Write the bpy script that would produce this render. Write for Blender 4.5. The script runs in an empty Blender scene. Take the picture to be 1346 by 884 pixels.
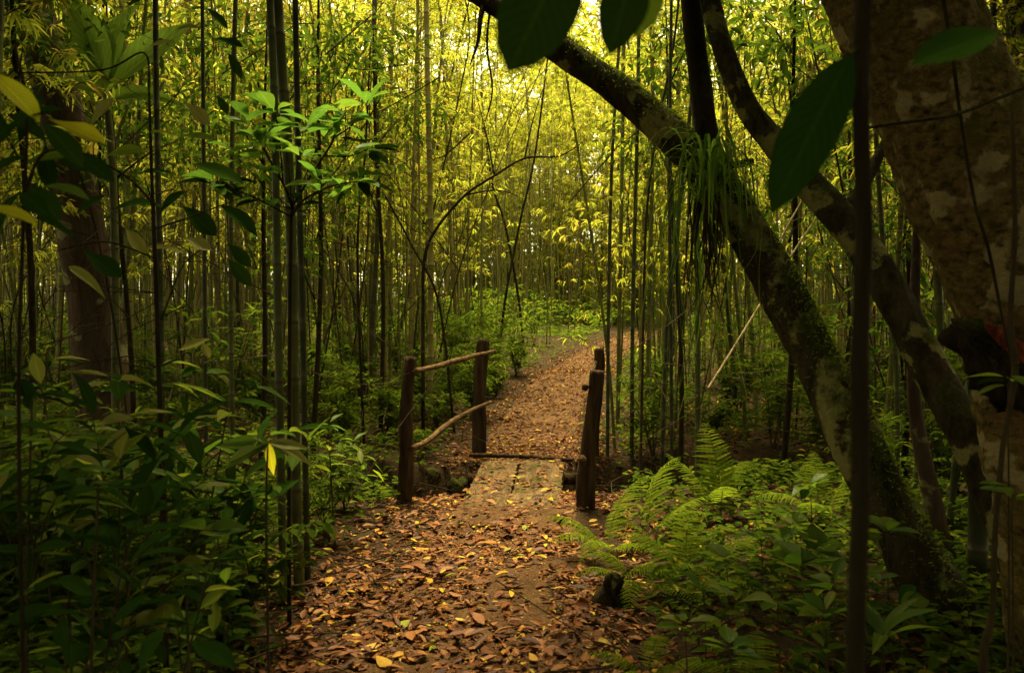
import bpy, math, random
import numpy as np
from mathutils import Vector, Matrix

# ------------------------------------------------------------------ camera, sky, sun, exposure
S = bpy.context.scene
C = S.collection
R = math.radians
FPX, CX, CY, HZ, EYE = 1056.0, 673.0, 442.0, 420.0, 1.5
TH = math.atan((CY - HZ) / FPX)
cd = bpy.data.cameras.new('camera'); cam = bpy.data.objects.new('camera', cd); C.objects.link(cam)
cam.location = (0, 0, EYE); cam.rotation_euler = (R(90) - TH, 0, 0)
cd.sensor_width = 36.0; cd.lens = 36.0 * FPX / 1346.0
cd.clip_start = 0.05; cd.clip_end = 900
cd.dof.use_dof = True; cd.dof.focus_distance = 7.5; cd.dof.aperture_fstop = 4.5
S.camera = cam

SUN_EL, SUN_AZ = R(72), R(-8)          # azimuth from +Y (ahead of the camera), positive to the right
w = bpy.data.worlds.new('World'); S.world = w; w.use_nodes = True
nt = w.node_tree; nt.nodes.clear()
sky = nt.nodes.new('ShaderNodeTexSky'); sky.sky_type = 'NISHITA'; sky.sun_disc = False
sky.sun_elevation = SUN_EL; sky.sun_rotation = SUN_AZ
sky.air_density = 1.0; sky.dust_density = 4.0; sky.ozone_density = 1.0
hs = nt.nodes.new('ShaderNodeHueSaturation'); hs.inputs['Saturation'].default_value = 0.22
tint = nt.nodes.new('ShaderNodeMixRGB'); tint.blend_type = 'MULTIPLY'; tint.inputs[0].default_value = 1.0
tint.inputs[2].default_value = (1.0, 0.88, 0.50, 1)      # warm white overcast
bg = nt.nodes.new('ShaderNodeBackground'); bg.inputs['Strength'].default_value = 0.11
wo = nt.nodes.new('ShaderNodeOutputWorld')
nt.links.new(sky.outputs[0], hs.inputs['Color']); nt.links.new(hs.outputs[0], tint.inputs[1])
nt.links.new(tint.outputs[0], bg.inputs['Color']); nt.links.new(bg.outputs[0], wo.inputs['Surface'])

sd = bpy.data.lights.new('sun', 'SUN'); sd.energy = 1.5; sd.angle = R(12); sd.color = (1.0, 0.83, 0.48)
sun = bpy.data.objects.new('sun', sd); C.objects.link(sun)
sdir = Vector((math.sin(SUN_AZ) * math.cos(SUN_EL), math.cos(SUN_AZ) * math.cos(SUN_EL), math.sin(SUN_EL)))
sun.rotation_euler = sdir.to_track_quat('Z', 'Y').to_euler(); sun.location = (0, 0, 30)

S.view_settings.view_transform = 'Standard'; S.view_settings.look = 'None'
S.view_settings.gamma = 1.0; S.view_settings.use_curve_mapping = False
S.view_settings.exposure = 3.0
S.render.engine = 'CYCLES'
cy = S.cycles
cy.max_bounces = 7; cy.diffuse_bounces = 4; cy.glossy_bounces = 2; cy.transmission_bounces = 5
cy.transparent_max_bounces = 4; cy.volume_bounces = 0
cy.use_denoising = True; cy.caustics_reflective = False; cy.caustics_refractive = False
cy.sample_clamp_indirect = 6.0

# ------------------------------------------------------------------ helpers
rng = np.random.default_rng(11)
random.seed(5)
FWD = np.array((0, math.cos(TH), -math.sin(TH))); UP = np.array((0, math.sin(TH), math.cos(TH)))
def P(px, py, d):
    """a point seen at photo pixel px,py, d metres ahead"""
    u = (px - CX) / FPX; v = -(py - CY) / FPX
    return np.array((0, 0, EYE)) + d * (FWD + u * np.array((1., 0, 0)) + v * UP)

def sstep(a, b, x):
    t = np.clip((x - a) / (b - a), 0, 1); return t * t * (3 - 2 * t)

def hash01(x, y, s=0.0):
    v = np.sin(x * 127.1 + y * 311.7 + s * 74.7) * 43758.5453
    return v - np.floor(v)
def vnoise(x, y, s=0.0):
    x = np.asarray(x, float); y = np.asarray(y, float)
    xi, yi = np.floor(x), np.floor(y); xf, yf = x - xi, y - yi
    u, v = xf * xf * (3 - 2 * xf), yf * yf * (3 - 2 * yf)
    a, b = hash01(xi, yi, s), hash01(xi + 1, yi, s); c, d = hash01(xi, yi + 1, s), hash01(xi + 1, yi + 1, s)
    return (a * (1 - u) + b * u) * (1 - v) + (c * (1 - u) + d * u) * v - 0.5

PYS = np.array([-6, 0, 3.4, 6.6, 8.6, 12, 15, 20, 24, 27, 31, 36, 60.])
PXS = np.array([-.5, -.35, -.22, 0.0, 0.15, 0.50, 0.92, 2.15, 3.35, 4.3, 5.9, 8.6, 26.])
def pathx(y): return np.interp(y, PYS, PXS)
def gz(x, y):
    x = np.asarray(x, float); y = np.asarray(y, float)
    z = 0.055 * np.clip(y - 9, 0, 19)
    dx = np.abs(x - pathx(y))
    z = z + 0.10 * sstep(0.75, 1.9, dx) + 0.16 * sstep(1.5, 4, dx) * (vnoise(x * .5, y * .5, 3) + .5)
    z = z + 0.05 * vnoise(x * 1.1, y * 1.1, 1) + 0.022 * vnoise(x * 3.3, y * 3.3, 2)
    z = z + .06 * np.exp(-((y - 5.95) / .45) ** 2) * (1 - sstep(.6, 1.2, np.abs(x + .05)))
    yc = 7.55 + 0.18 * np.sin(x * 1.1 + .6) + 0.06 * x
    dit = np.exp(-np.abs((y - yc) / 0.62) ** 4)
    z = z - 0.92 * dit * (1 - sstep(5, 9, np.abs(x)))
    return z
def gz1(x, y): return float(gz(x, y))

class MB:
    """collects vertices, faces and a per-vertex (across, along, random) vector; build() links ONE mesh object"""
    def __init__(s): s.V = []; s.Q = []; s.T = []; s.A = []; s.n = 0
    def add(s, V, Q=None, T=None, A=None):
        V = np.asarray(V, float).reshape(-1, 3)
        if Q is not None and len(Q): s.Q.append(np.asarray(Q, int) + s.n)
        if T is not None and len(T): s.T.append(np.asarray(T, int) + s.n)
        s.V.append(V); s.A.append(np.zeros((len(V), 3)) if A is None else np.asarray(A, float)); s.n += len(V)
        return s
    def mesh(s, name, mat, smooth=True):
        m = bpy.data.meshes.new(name)
        V = np.concatenate(s.V).astype(np.float32)
        Q = np.concatenate(s.Q) if s.Q else np.zeros((0, 4), int)
        T = np.concatenate(s.T) if s.T else np.zeros((0, 3), int)
        m.vertices.add(len(V)); m.vertices.foreach_set('co', V.ravel())
        lv = np.concatenate((Q.ravel(), T.ravel())).astype(np.int32)
        m.loops.add(len(lv)); m.loops.foreach_set('vertex_index', lv)
        ls = np.concatenate((np.arange(len(Q)) * 4, len(Q) * 4 + np.arange(len(T)) * 3)).astype(np.int32)
        m.polygons.add(len(ls)); m.polygons.foreach_set('loop_start', ls)
        m.polygons.foreach_set('use_smooth', np.full(len(ls), smooth, bool))
        a = m.attributes.new('luv', 'FLOAT_VECTOR', 'POINT')
        a.data.foreach_set('vector', np.concatenate(s.A).astype(np.float32).ravel())
        m.update(calc_edges=True); m.validate()
        m.materials.append(M[mat])
        return m
    def build(s, name, mat, parent=None, smooth=True):
        return link(name, s.mesh(name, mat, smooth), parent)

def link(name, mesh, parent=None):
    o = bpy.data.objects.new(name, mesh); C.objects.link(o)
    if parent is not None: o.parent = parent
    return o
def empty(name, loc=(0, 0, 0)):
    o = bpy.data.objects.new(name, None); C.objects.link(o); o.location = loc; o.empty_display_size = .1
    return o
def tag(o, label, cat=None, group=None, kind=None):
    o['label'] = label
    if cat: o['category'] = cat
    if group: o['group'] = group
    if kind: o['kind'] = kind
    return o
def copy_tree(o, parent=None):
    c = o.copy(); C.objects.link(c)
    if parent is not None: c.parent = parent
    for ch in list(o.children): copy_tree(ch, c)
    return c

def nrm(v): return v / np.maximum(np.linalg.norm(v, axis=-1, keepdims=True), 1e-9)

def spline(pts, n):
    """Catmull-Rom through pts (k,m), n samples"""
    p = np.asarray(pts, float); k = len(p)
    p = np.vstack((2 * p[0] - p[1], p, 2 * p[-1] - p[-2]))
    t = np.linspace(0, k - 1 - 1e-6, n); i = t.astype(int); f = (t - i)[:, None]
    a, b, c, d = p[i], p[i + 1], p[i + 2], p[i + 3]
    return .5 * (2 * b + (c - a) * f + (2 * a - 5 * b + 4 * c - d) * f ** 2 + (3 * b - a - 3 * c + d) * f ** 3)

def tube(mb, pts, rad, sides=8, rnd=0.5, rough=0.0, cap=True, seed=0):
    p = np.asarray(pts, float); n = len(p); rad = np.broadcast_to(np.asarray(rad, float), (n,))
    t = nrm(np.gradient(p, axis=0))
    ref = np.array((0, 1., 0)) if abs(t[0][1]) < .8 else np.array((1., 0, 0))
    a = np.empty_like(p); u = nrm(np.cross(t[0], ref))
    for i in range(n):
        u = nrm(u - t[i] * np.dot(u, t[i])); a[i] = u
    b = np.cross(t, a)
    th = np.arange(sides) / sides * 2 * math.pi
    ct, st = np.cos(th), np.sin(th)
    rr = rad[:, None] * np.ones((1, sides))
    L = np.concatenate(([0], np.cumsum(np.linalg.norm(np.diff(p, axis=0), axis=1))))
    if rough:
        rr = rr * (1 + rough * (1.4 * vnoise(np.sin(th)[None] * 1.3 + seed * 7.1 + L[:, None] * 1.5 / max(rad[0], .02) * .15, np.cos(th)[None] * 1.3 + L[:, None] * 2.2, seed)
                   + .8 * vnoise(np.sin(th)[None] * 3.1 + seed, np.cos(th)[None] * 3.1 + L[:, None] * 6, seed + 1)
                   + (.42 * vnoise(np.sin(th)[None] * 11 + seed + L[:, None] * 9, np.cos(th)[None] * 11 + L[:, None] * 26, seed + 2) if sides > 40 else 0)))
    V = p[:, None] + rr[..., None] * (a[:, None] * ct[None, :, None] + b[:, None] * st[None, :, None])
    A = np.stack(np.broadcast_arrays(np.arange(sides)[None] / sides, L[:, None], np.full((1, 1), rnd)), -1)
    i, j = np.meshgrid(np.arange(n - 1), np.arange(sides), indexing='ij')
    j2 = (j + 1) % sides
    Q = np.stack((i * sides + j, i * sides + j2, (i + 1) * sides + j2, (i + 1) * sides + j), -1).reshape(-1, 4)
    V = V.reshape(-1, 3); A = A.reshape(-1, 3)
    T = None
    if cap:
        V = np.vstack((V, p[0], p[-1])); A = np.vstack((A, A[0], A[-1])); c0, c1 = n * sides, n * sides + 1
        jj = np.arange(sides); k = (jj + 1) % sides
        T = np.vstack((np.stack((np.full(sides, c0), k, jj), -1), np.stack((np.full(sides, c1), (n - 1) * sides + jj, (n - 1) * sides + k), -1)))
    mb.add(V, Q, T, A)

# leaf templates: unit length along +Y, across X, normal +Z -> (V, Q, A)
def leaf_tpl(nl, nw, width, peak=.45, tip=1.0, fold=.15, droop=.2, curl=0.0, wave=0.0, twist=0.0, seed=0):
    v = np.linspace(0, 1, nl + 1); u = np.linspace(-1, 1, nw + 1)
    k = math.log(.5) / math.log(peak)
    prof = np.sin(np.pi * np.clip(v, 0, 1) ** k) ** tip
    prof = np.maximum(prof, 0.03)
    prof[-1] = .01
    X = u[None] * prof[:, None] * width * .5
    Y = np.repeat(v[:, None], nw + 1, 1)
    Z = np.abs(X) * fold * 2 - droop * Y ** 2 + curl * (X / width * 2) ** 2 * prof[:, None] + wave * np.sin(Y * 9 + seed * 2.1 + np.sign(X) * 1.2) * np.abs(u)[None]
    a = twist * Y
    X, Z = X * np.cos(a) - Z * np.sin(a), X * np.sin(a) + Z * np.cos(a)
    V = np.stack((X, Y, Z), -1).reshape(-1, 3)
    A = np.stack((np.repeat(u[None], nl + 1, 0), Y, np.zeros_like(X)), -1).reshape(-1, 3)
    i, j = np.meshgrid(np.arange(nl), np.arange(nw), indexing='ij'); w_ = nw + 1
    Q = np.stack((i * w_ + j, i * w_ + j + 1, (i + 1) * w_ + j + 1, (i + 1) * w_ + j), -1).reshape(-1, 4)
    return V, Q, A
BLADE = (np.array([(0, 0, 0), (.5, .34, .12), (0, 1, -.12), (-.5, .34, .12)], float) * np.array((.155, 1, 1)), np.array([(0, 1, 2, 3)]),
         np.array([(0, 0, 0), (1, .34, 0), (0, 1, 0), (-1, .34, 0)], float))     # bamboo leaf
SMALL = (np.array([(0, 0, 0), (.5, .3, .1), (.42, .62, .04), (0, 1, -.18), (-.42, .62, .04), (-.5, .3, .1)], float) * np.array((.42, 1, 1)), np.array([(0, 1, 2, 3), (0, 3, 4, 5)]),
         np.array([(0, 0, 0), (1, .3, 0), (1, .62, 0), (0, 1, 0), (-1, .62, 0), (-1, .3, 0)], float))
def with_width(tpl, f): V, Q, A = tpl; return V * np.array((f, 1, 1)), Q, A

def frame(D, N):
    D = nrm(D); X = nrm(np.cross(D, N)); Z = np.cross(X, D)
    return X, D, Z
def scatter(mb, tpl, Pn, D, N, L, rnd=None):
    V, Q, A = tpl; n = len(Pn)
    if n == 0: return
    X, Y, Z = frame(np.asarray(D, float), np.asarray(N, float))
    L = np.broadcast_to(np.asarray(L, float), (n,))
    W = (V[None, :, 0, None] * X[:, None] + V[None, :, 1, None] * Y[:, None] + V[None, :, 2, None] * Z[:, None]) * L[:, None, None] + np.asarray(Pn)[:, None]
    AA = np.repeat(A[None], n, 0).copy(); AA[:, :, 2] = (rng.random(n) if rnd is None else rnd)[:, None]
    QQ = (Q[None] + (np.arange(n) * len(V))[:, None, None]).reshape(-1, Q.shape[1])
    mb.add(W.reshape(-1, 3), QQ, None, AA.reshape(-1, 3))
def rdir(n, el_lo, el_hi):
    az = rng.random(n) * 2 * math.pi; el = el_lo + rng.random(n) * (el_hi - el_lo)
    return np.stack((np.cos(az) * np.cos(el), np.sin(az) * np.cos(el), np.sin(el)), -1)
def upish(n, j=.5): return nrm(np.array((0, 0, 1.)) + rng.normal(0, j, (n, 3)))

# ------------------------------------------------------------------ materials
M = {}
def newmat(name):
    m = bpy.data.materials.new(name); m.use_nodes = True; m.node_tree.nodes.clear(); M[name] = m
    return m.node_tree
def N_(t, typ, **kw):
    n = t.nodes.new(typ)
    for k, v in kw.items(): setattr(n, k, v)
    return n
def ramp(t, src, stops, interp='LINEAR'):
    n = t.nodes.new('ShaderNodeValToRGB'); n.color_ramp.interpolation = interp
    e = n.color_ramp.elements
    while len(e) < len(stops): e.new(.5)
    for i, (p, c) in enumerate(stops): e[i].position = p; e[i].color = (*c, 1) if len(c) == 3 else c
    t.links.new(src, n.inputs[0]); return n.outputs[0]
def noise(t, scale, detail=3, vec=None, rough=.55, dist=0.0):
    n = N_(t, 'ShaderNodeTexNoise'); n.inputs['Scale'].default_value = scale; n.inputs['Detail'].default_value = detail
    n.inputs['Roughness'].default_value = rough; n.inputs['Distortion'].default_value = dist
    if vec is not None: t.links.new(vec, n.inputs['Vector'])
    return n.outputs[0]
def math_(t, op, a, b=None):
    n = N_(t, 'ShaderNodeMath', operation=op)
    for i, x in enumerate((a, b)):
        if x is None: continue
        if isinstance(x, (int, float)): n.inputs[i].default_value = x
        else: t.links.new(x, n.inputs[i])
    return n.outputs[0]
def mix(t, fac, a, b, mode='MIX'):
    n = N_(t, 'ShaderNodeMixRGB', blend_type=mode)
    for i, x in enumerate((fac, a, b)):
        if isinstance(x, (int, float)): n.inputs[i].default_value = x
        elif isinstance(x, tuple): n.inputs[i].default_value = (*x, 1)
        else: t.links.new(x, n.inputs[i])
    return n.outputs[0]
def bump(t, h, strength, dist=.01):
    n = N_(t, 'ShaderNodeBump'); n.inputs['Strength'].default_value = strength; n.inputs['Distance'].default_value = dist
    t.links.new(h, n.inputs['Height']); return n.outputs[0]
def out(t, sh):
    o = N_(t, 'ShaderNodeOutputMaterial'); t.links.new(sh, o.inputs['Surface'])
def princ(t, col, rough, norm=None, spec=.3):
    p = N_(t, 'ShaderNodeBsdfPrincipled')
    if isinstance(col, tuple): p.inputs['Base Color'].default_value = (*col, 1)
    else: t.links.new(col, p.inputs['Base Color'])
    if isinstance(rough, (int, float)): p.inputs['Roughness'].default_value = rough
    else: t.links.new(rough, p.inputs['Roughness'])
    p.inputs['Specular IOR Level'].default_value = spec
    if norm is not None: t.links.new(norm, p.inputs['Normal'])
    return p.outputs[0]
def luv(t):
    a = N_(t, 'ShaderNodeAttribute', attribute_name='luv'); s = N_(t, 'ShaderNodeSeparateXYZ'); t.links.new(a.outputs['Vector'], s.inputs[0])
    return s.outputs[0], s.outputs[1], s.outputs[2]

def leafmat(name, stops, trans_gain=1.8, trans=.45, rough=.5, veins=False, spec=.0, yellow=(1.0, 1.0, .75)):
    t = newmat(name); ac, al, rd = luv(t)
    oi = N_(t, 'ShaderNodeObjectInfo').outputs['Random']
    r = math_(t, 'FRACT', math_(t, 'ADD', rd, oi))
    col = ramp(t, r, stops)
    nn = None
    if veins:
        aa = math_(t, 'ABSOLUTE', ac)
        rib = ramp(t, aa, [(0.0, (1, 1, 1)), (.05, (.3, .3, .3)), (.09, (0, 0, 0))])
        ph = math_(t, 'SUBTRACT', math_(t, 'MULTIPLY', al, 11.0), math_(t, 'MULTIPLY', aa, 3.0))
        sv = math_(t, 'PINGPONG', ph, .5)
        side = ramp(t, sv, [(0.0, (.6, .6, .6)), (.10, (0, 0, 0))])
        v_ = mix(t, 1.0, rib, side, 'ADD')
        n_ = noise(t, 25, 2)
        col = mix(t, math_(t, 'MULTIPLY', n_, .5), col, mix(t, 1.0, col, (2.2, 1.25, .9), 'MULTIPLY'))
        col = mix(t, v_, col, mix(t, 1.0, col, (1.9, 1.6, 1.8), 'MULTIPLY'))
        nn = bump(t, math_(t, 'MULTIPLY', v_, -1.0), .35, .003)
    df = N_(t, 'ShaderNodeBsdfDiffuse'); t.links.new(col, df.inputs['Color'])
    if nn is not None: t.links.new(nn, df.inputs['Normal'])
    tr = N_(t, 'ShaderNodeBsdfTranslucent')
    tc = mix(t, 1.0, mix(t, 1.0, col, (trans_gain,) * 3, 'MULTIPLY'), yellow, 'MULTIPLY')
    t.links.new(tc, tr.inputs['Color'])
    mx = N_(t, 'ShaderNodeMixShader'); mx.inputs[0].default_value = trans
    t.links.new(df.outputs[0], mx.inputs[1]); t.links.new(tr.outputs[0], mx.inputs[2])
    sh = mx.outputs[0]
    if spec > .06:
        gl = N_(t, 'ShaderNodeBsdfGlossy'); gl.inputs['Roughness'].default_value = rough
        if nn is not None: t.links.new(nn, gl.inputs['Normal'])
        m2 = N_(t, 'ShaderNodeMixShader'); m2.inputs[0].default_value = spec * .1
        t.links.new(sh, m2.inputs[1]); t.links.new(gl.outputs[0], m2.inputs[2]); sh = m2.outputs[0]
    out(t, sh)

leafmat('bamboo_leaf', [(0, (.068, .090, .010)), (.5, (.115, .127, .013)), (.85, (.165, .148, .019)), (1, (.19, .12, .028))], trans_gain=3.6, trans=.62, rough=.6, spec=.05, yellow=(.95, .96, .75))
leafmat('shrub_leaf', [(0, (.023, .045, .005)), (.5, (.042, .068, .006)), (1, (.08, .098, .008))], trans_gain=2.6, trans=.42, rough=.42)
leafmat('cover_leaf', [(0, (.024, .046, .005)), (.6, (.046, .072, .007)), (.95, (.09, .11, .009)), (1, (.12, .10, .012))], trans_gain=2.2, trans=.35, rough=.4)
leafmat('broad_leaf', [(0, (.026, .066, .007)), (.6, (.045, .09, .008)), (1, (.08, .12, .01))], trans_gain=2.6, trans=.42, rough=.38, veins=True, spec=.08)
leafmat('sapling_leaf', [(0, (.032, .09, .012)), (.6, (.042, .11, .014)), (1, (.065, .13, .016))], trans_gain=2.6, trans=.45, rough=.38, veins=True, spec=.1)
leafmat('yellow_leaf', [(0, (.20, .25, .012)), (1, (.23, .26, .014))], trans_gain=3.2, trans=.5, rough=.4, veins=True, spec=.08)  # pale young leaf, brightened in colour to stand in for sky light
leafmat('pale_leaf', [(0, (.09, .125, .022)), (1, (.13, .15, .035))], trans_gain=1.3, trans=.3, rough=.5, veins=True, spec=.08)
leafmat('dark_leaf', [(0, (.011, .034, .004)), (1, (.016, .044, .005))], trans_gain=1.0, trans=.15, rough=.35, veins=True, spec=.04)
leafmat('canopy_leaf', [(0, (.026, .055, .006)), (1, (.055, .085, .008))], trans_gain=2.0, trans=.35, rough=.45)
leafmat('fern_leaf', [(0, (.06, .10, .007)), (1, (.12, .145, .010))], trans_gain=2.4, trans=.45, rough=.5)
leafmat('grass_blade', [(0, (.04, .085, .010)), (1, (.11, .17, .022))], trans_gain=2.6, trans=.4, rough=.4)
leafmat('banana_leaf', [(0, (.06, .12, .02)), (1, (.07, .13, .02))], trans_gain=3.0, trans=.5, rough=.4, veins=True)
leafmat('dry_leaf', [(0, (.03, .011, .004)), (.3, (.07, .025, .008)), (.52, (.14, .050, .013)), (.68, (.24, .105, .032)), (.80, (.085, .021, .007)), (.90, (.27, .115, .018)), (.965, (.38, .25, .02)), (1, (.13, .15, .014))],
        trans_gain=.8, trans=.12, rough=.5, spec=.12)

def barkmat(name, dark, light, moss=.0, lichen=.0, lsc=4.2, mosscol=(.034, .038, .006), stretch=(1, 1, .25), scale=9, lich=(.20, .19, .085), red=0.0):
    t = newmat(name)
    g = N_(t, 'ShaderNodeNewGeometry'); tc = N_(t, 'ShaderNodeTexCoord')
    mp = N_(t, 'ShaderNodeMapping'); mp.inputs['Scale'].default_value = stretch; t.links.new(tc.outputs['Object'], mp.inputs['Vector'])
    n1 = noise(t, scale, 6, mp.outputs[0], .65, .4); n2 = noise(t, scale * 5, 4, mp.outputs[0], .6)
    col = ramp(t, n1, [(.3, dark), (.7, light)])
    col = mix(t, math_(t, 'MULTIPLY', n2, .5), col, tuple(x * .4 for x in dark))
    h = math_(t, 'ADD', math_(t, 'MULTIPLY', n1, 1.0), math_(t, 'MULTIPLY', n2, .45))
    rough = .85
    if red:
        n5 = noise(t, 3.0, 3, tc.outputs['Object'])
        col = mix(t, ramp(t, n5, [(.6, (0, 0, 0)), (.68, (red,) * 3)]), col, (.19, .075, .045))
    if lichen:
        n3 = noise(t, lsc, 7, tc.outputs['Object'], .5, .25); n4 = noise(t, 40, 3, tc.outputs['Object'])
        fac = ramp(t, math_(t, 'ADD', n3, math_(t, 'MULTIPLY', math_(t, 'SUBTRACT', n4, .5), .12)), [(.62 - lichen * .2, (0, 0, 0)), (.66 - lichen * .2, (1, 1, 1))])
        lc = mix(t, n4, lich, tuple(x * .55 for x in lich))
        col = mix(t, math_(t, 'MULTIPLY', fac, .85), col, lc)
    if moss:
        sx = N_(t, 'ShaderNodeSeparateXYZ'); t.links.new(g.outputs['Normal'], sx.inputs[0])
        n6 = noise(t, 6, 6, tc.outputs['Object'], .65)
        a = math_(t, 'ADD', math_(t, 'MULTIPLY', sx.outputs[2], .35), math_(t, 'MULTIPLY', math_(t, 'SUBTRACT', n6, .5), 1.7))
        fac = ramp(t, math_(t, 'ADD', a, moss - .5), [(.0, (0, 0, 0)), (.22, (1, 1, 1))])
        n7 = noise(t, 90, 3, tc.outputs['Object'])
        mc = mix(t, n7, mosscol, tuple(x * 1.9 for x in mosscol))
        col = mix(t, math_(t, 'MULTIPLY', fac, .9), col, mc)
        h = math_(t, 'ADD', h, math_(t, 'MULTIPLY', math_(t, 'MULTIPLY', fac, n7), 1.2))
    out(t, princ(t, col, rough, bump(t, h, 1.0, .03), .04))
barkmat('moss_bark', (.010, .008, .004), (.07, .052, .02), moss=.40, lichen=.44, scale=14, stretch=(1, 1, .5), lich=(.24, .22, .07))
barkmat('lichen_bark', (.012, .010, .003), (.27, .185, .052), moss=.46, lichen=.30, lsc=7.5, scale=26, stretch=(1, 1, 1.5), lich=(.38, .30, .14), mosscol=(.055, .048, .005), red=.3)
barkmat('brown_bark', (.035, .022, .013), (.10, .065, .04), moss=.2, lichen=.1, scale=12)
barkmat('dark_bark', (.010, .008, .004), (.042, .03, .014), moss=.35, scale=12)
barkmat('twig_bark', (.035, .025, .012), (.085, .062, .03), scale=30)
barkmat('rotten_wood', (.03, .010, .005), (.38, .10, .035), scale=22)
barkmat('post_wood', (.010, .007, .004), (.10, .06, .03), moss=.05, scale=16, stretch=(1, 1, .12))
barkmat('rail_wood', (.022, .013, .006), (.19, .112, .05), moss=.02, scale=22, stretch=(.35, .35, 1))
barkmat('plank_wood', (.05, .031, .014), (.20, .13, .06), moss=.12, scale=9, stretch=(2.5, .4, 1), mosscol=(.045, .045, .010))
barkmat('pale_cane', (.20, .15, .07), (.34, .27, .14), scale=10)

def culmmat(name, stops, mossy=.3, bloom=.35):
    t = newmat(name); ac, al, rd = luv(t)
    oi = N_(t, 'ShaderNodeObjectInfo').outputs['Random']
    col = ramp(t, math_(t, 'FRACT', math_(t, 'ADD', oi, rd)), stops)
    node = math_(t, 'PINGPONG', al, .15)                 # internodes of 0.3 m
    ring = ramp(t, node, [(0.0, (1, 1, 1)), (.006, (1, 1, 1)), (.014, (0, 0, 0))])
    below = ramp(t, node, [(0.01, (.6, .6, .6)), (.05, (0, 0, 0))])
    tc = N_(t, 'ShaderNodeTexCoord')
    n1 = noise(t, 5, 4, tc.outputs['Object']); n2 = noise(t, 60, 3, tc.outputs['Object'])
    col = mix(t, math_(t, 'MULTIPLY', ramp(t, n1, [(.42, (0, 0, 0)), (.7, (1, 1, 1))]), mossy * 2), col, (.03, .032, .010))
    col = mix(t, math_(t, 'MULTIPLY', below, bloom), col, (.22, .22, .13))
    col = mix(t, math_(t, 'MULTIPLY', ring, .8), col, (.05, .038, .018))
    col = mix(t, math_(t, 'MULTIPLY', n2, .4), col, (.03, .03, .01))
    out(t, princ(t, col, .5, bump(t, n2, .15, .003), .1))
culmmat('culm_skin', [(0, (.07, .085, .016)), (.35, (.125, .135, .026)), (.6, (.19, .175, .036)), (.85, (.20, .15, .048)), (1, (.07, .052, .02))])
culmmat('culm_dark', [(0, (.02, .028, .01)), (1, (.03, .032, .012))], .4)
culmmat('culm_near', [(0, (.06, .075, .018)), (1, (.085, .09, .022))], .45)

def groundmat(name, stops, sc=6, deep=1.0):
    t = newmat(name); g = N_(t, 'ShaderNodeNewGeometry')
    n1 = noise(t, sc, 8, g.outputs['Position'], .65); n2 = noise(t, sc * 8, 5, g.outputs['Position'], .6)
    vo = N_(t, 'ShaderNodeTexVoronoi'); vo.inputs['Scale'].default_value = 26; t.links.new(g.outputs['Position'], vo.inputs['Vector'])
    col = ramp(t, n1, stops)
    col = mix(t, .45, col, ramp(t, n2, [(.35, (.014, .009, .004)), (.75, (.11 * deep, .062 * deep, .026 * deep))]))
    h = math_(t, 'ADD', n2, math_(t, 'MULTIPLY', vo.outputs['Distance'], .5))
    out(t, princ(t, col, .9, bump(t, h, .8, .02), .05))
groundmat('soil', [(.3, (.012, .008, .003)), (.5, (.026, .016, .006)), (.72, (.026, .023, .006))], deep=.45)
groundmat('path_soil', [(.3, (.035, .017, .007)), (.5, (.08, .04, .016)), (.72, (.14, .075, .032))])

# ------------------------------------------------------------------ ground and path
def axis(segs):
    out_ = [segs[0][0]]
    for a, b, s in segs:
        n = max(1, int(round((b - a) / s))); out_ += list(a + (b - a) * (np.arange(n) + 1) / n)
    return np.array(out_)
gx = axis([(-200, -60, 20), (-60, -16, 2.5), (-16, -5, .5), (-5, 5, .12), (5, 16, .5), (16, 60, 2.5), (60, 200, 20)])
gy = axis([(-120, -30, 15), (-30, -4, 1.5), (-4, 1.5, .4), (1.5, 12, .12), (12, 30, .4), (30, 80, 2.5), (80, 260, 20)])
XX, YY = np.meshgrid(gx, gy, indexing='ij')
def grid_mesh(mb, X, Y, Z):
    a, b = X.shape; i, j = np.meshgrid(np.arange(a - 1), np.arange(b - 1), indexing='ij')
    Q = np.stack((i * b + j, (i + 1) * b + j, (i + 1) * b + j + 1, i * b + j + 1), -1).reshape(-1, 4)
    mb.add(np.stack((X, Y, Z), -1).reshape(-1, 3), Q)
mb = MB(); grid_mesh(mb, XX, YY, gz(XX, YY))
tag(mb.build('ground', 'soil'), 'dark forest floor with roots and litter', kind='structure')

mb = MB()
def path_half(y, s): return np.interp(y, [-6, 3.4, 6, 8.6, 15, 27, 60], [.8, .74, .62, .62, .66, .82, .9]) + .12 * vnoise(y * 1.3, y * 0 + s * 9)
for a, b in ((-6, 6.8), (8.35, 60)):
    ys = axis([(a, b, .15)]); us = np.linspace(-1, 1, 15)
    pc = pathx(ys)
    U, Yp = np.meshgrid(us, ys, indexing='ij')
    Xp = pc[None] + np.where(U < 0, U * path_half(ys, 1)[None], U * path_half(ys, 2)[None])
    Zp = gz(Xp, Yp) + .014 - .05 * np.abs(U) ** 8
    grid_mesh(mb, Xp, Yp, Zp)
path = tag(mb.build('path', 'path_soil'), 'leaf strewn dirt footpath winding to the bright thicket', kind='structure')

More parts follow.
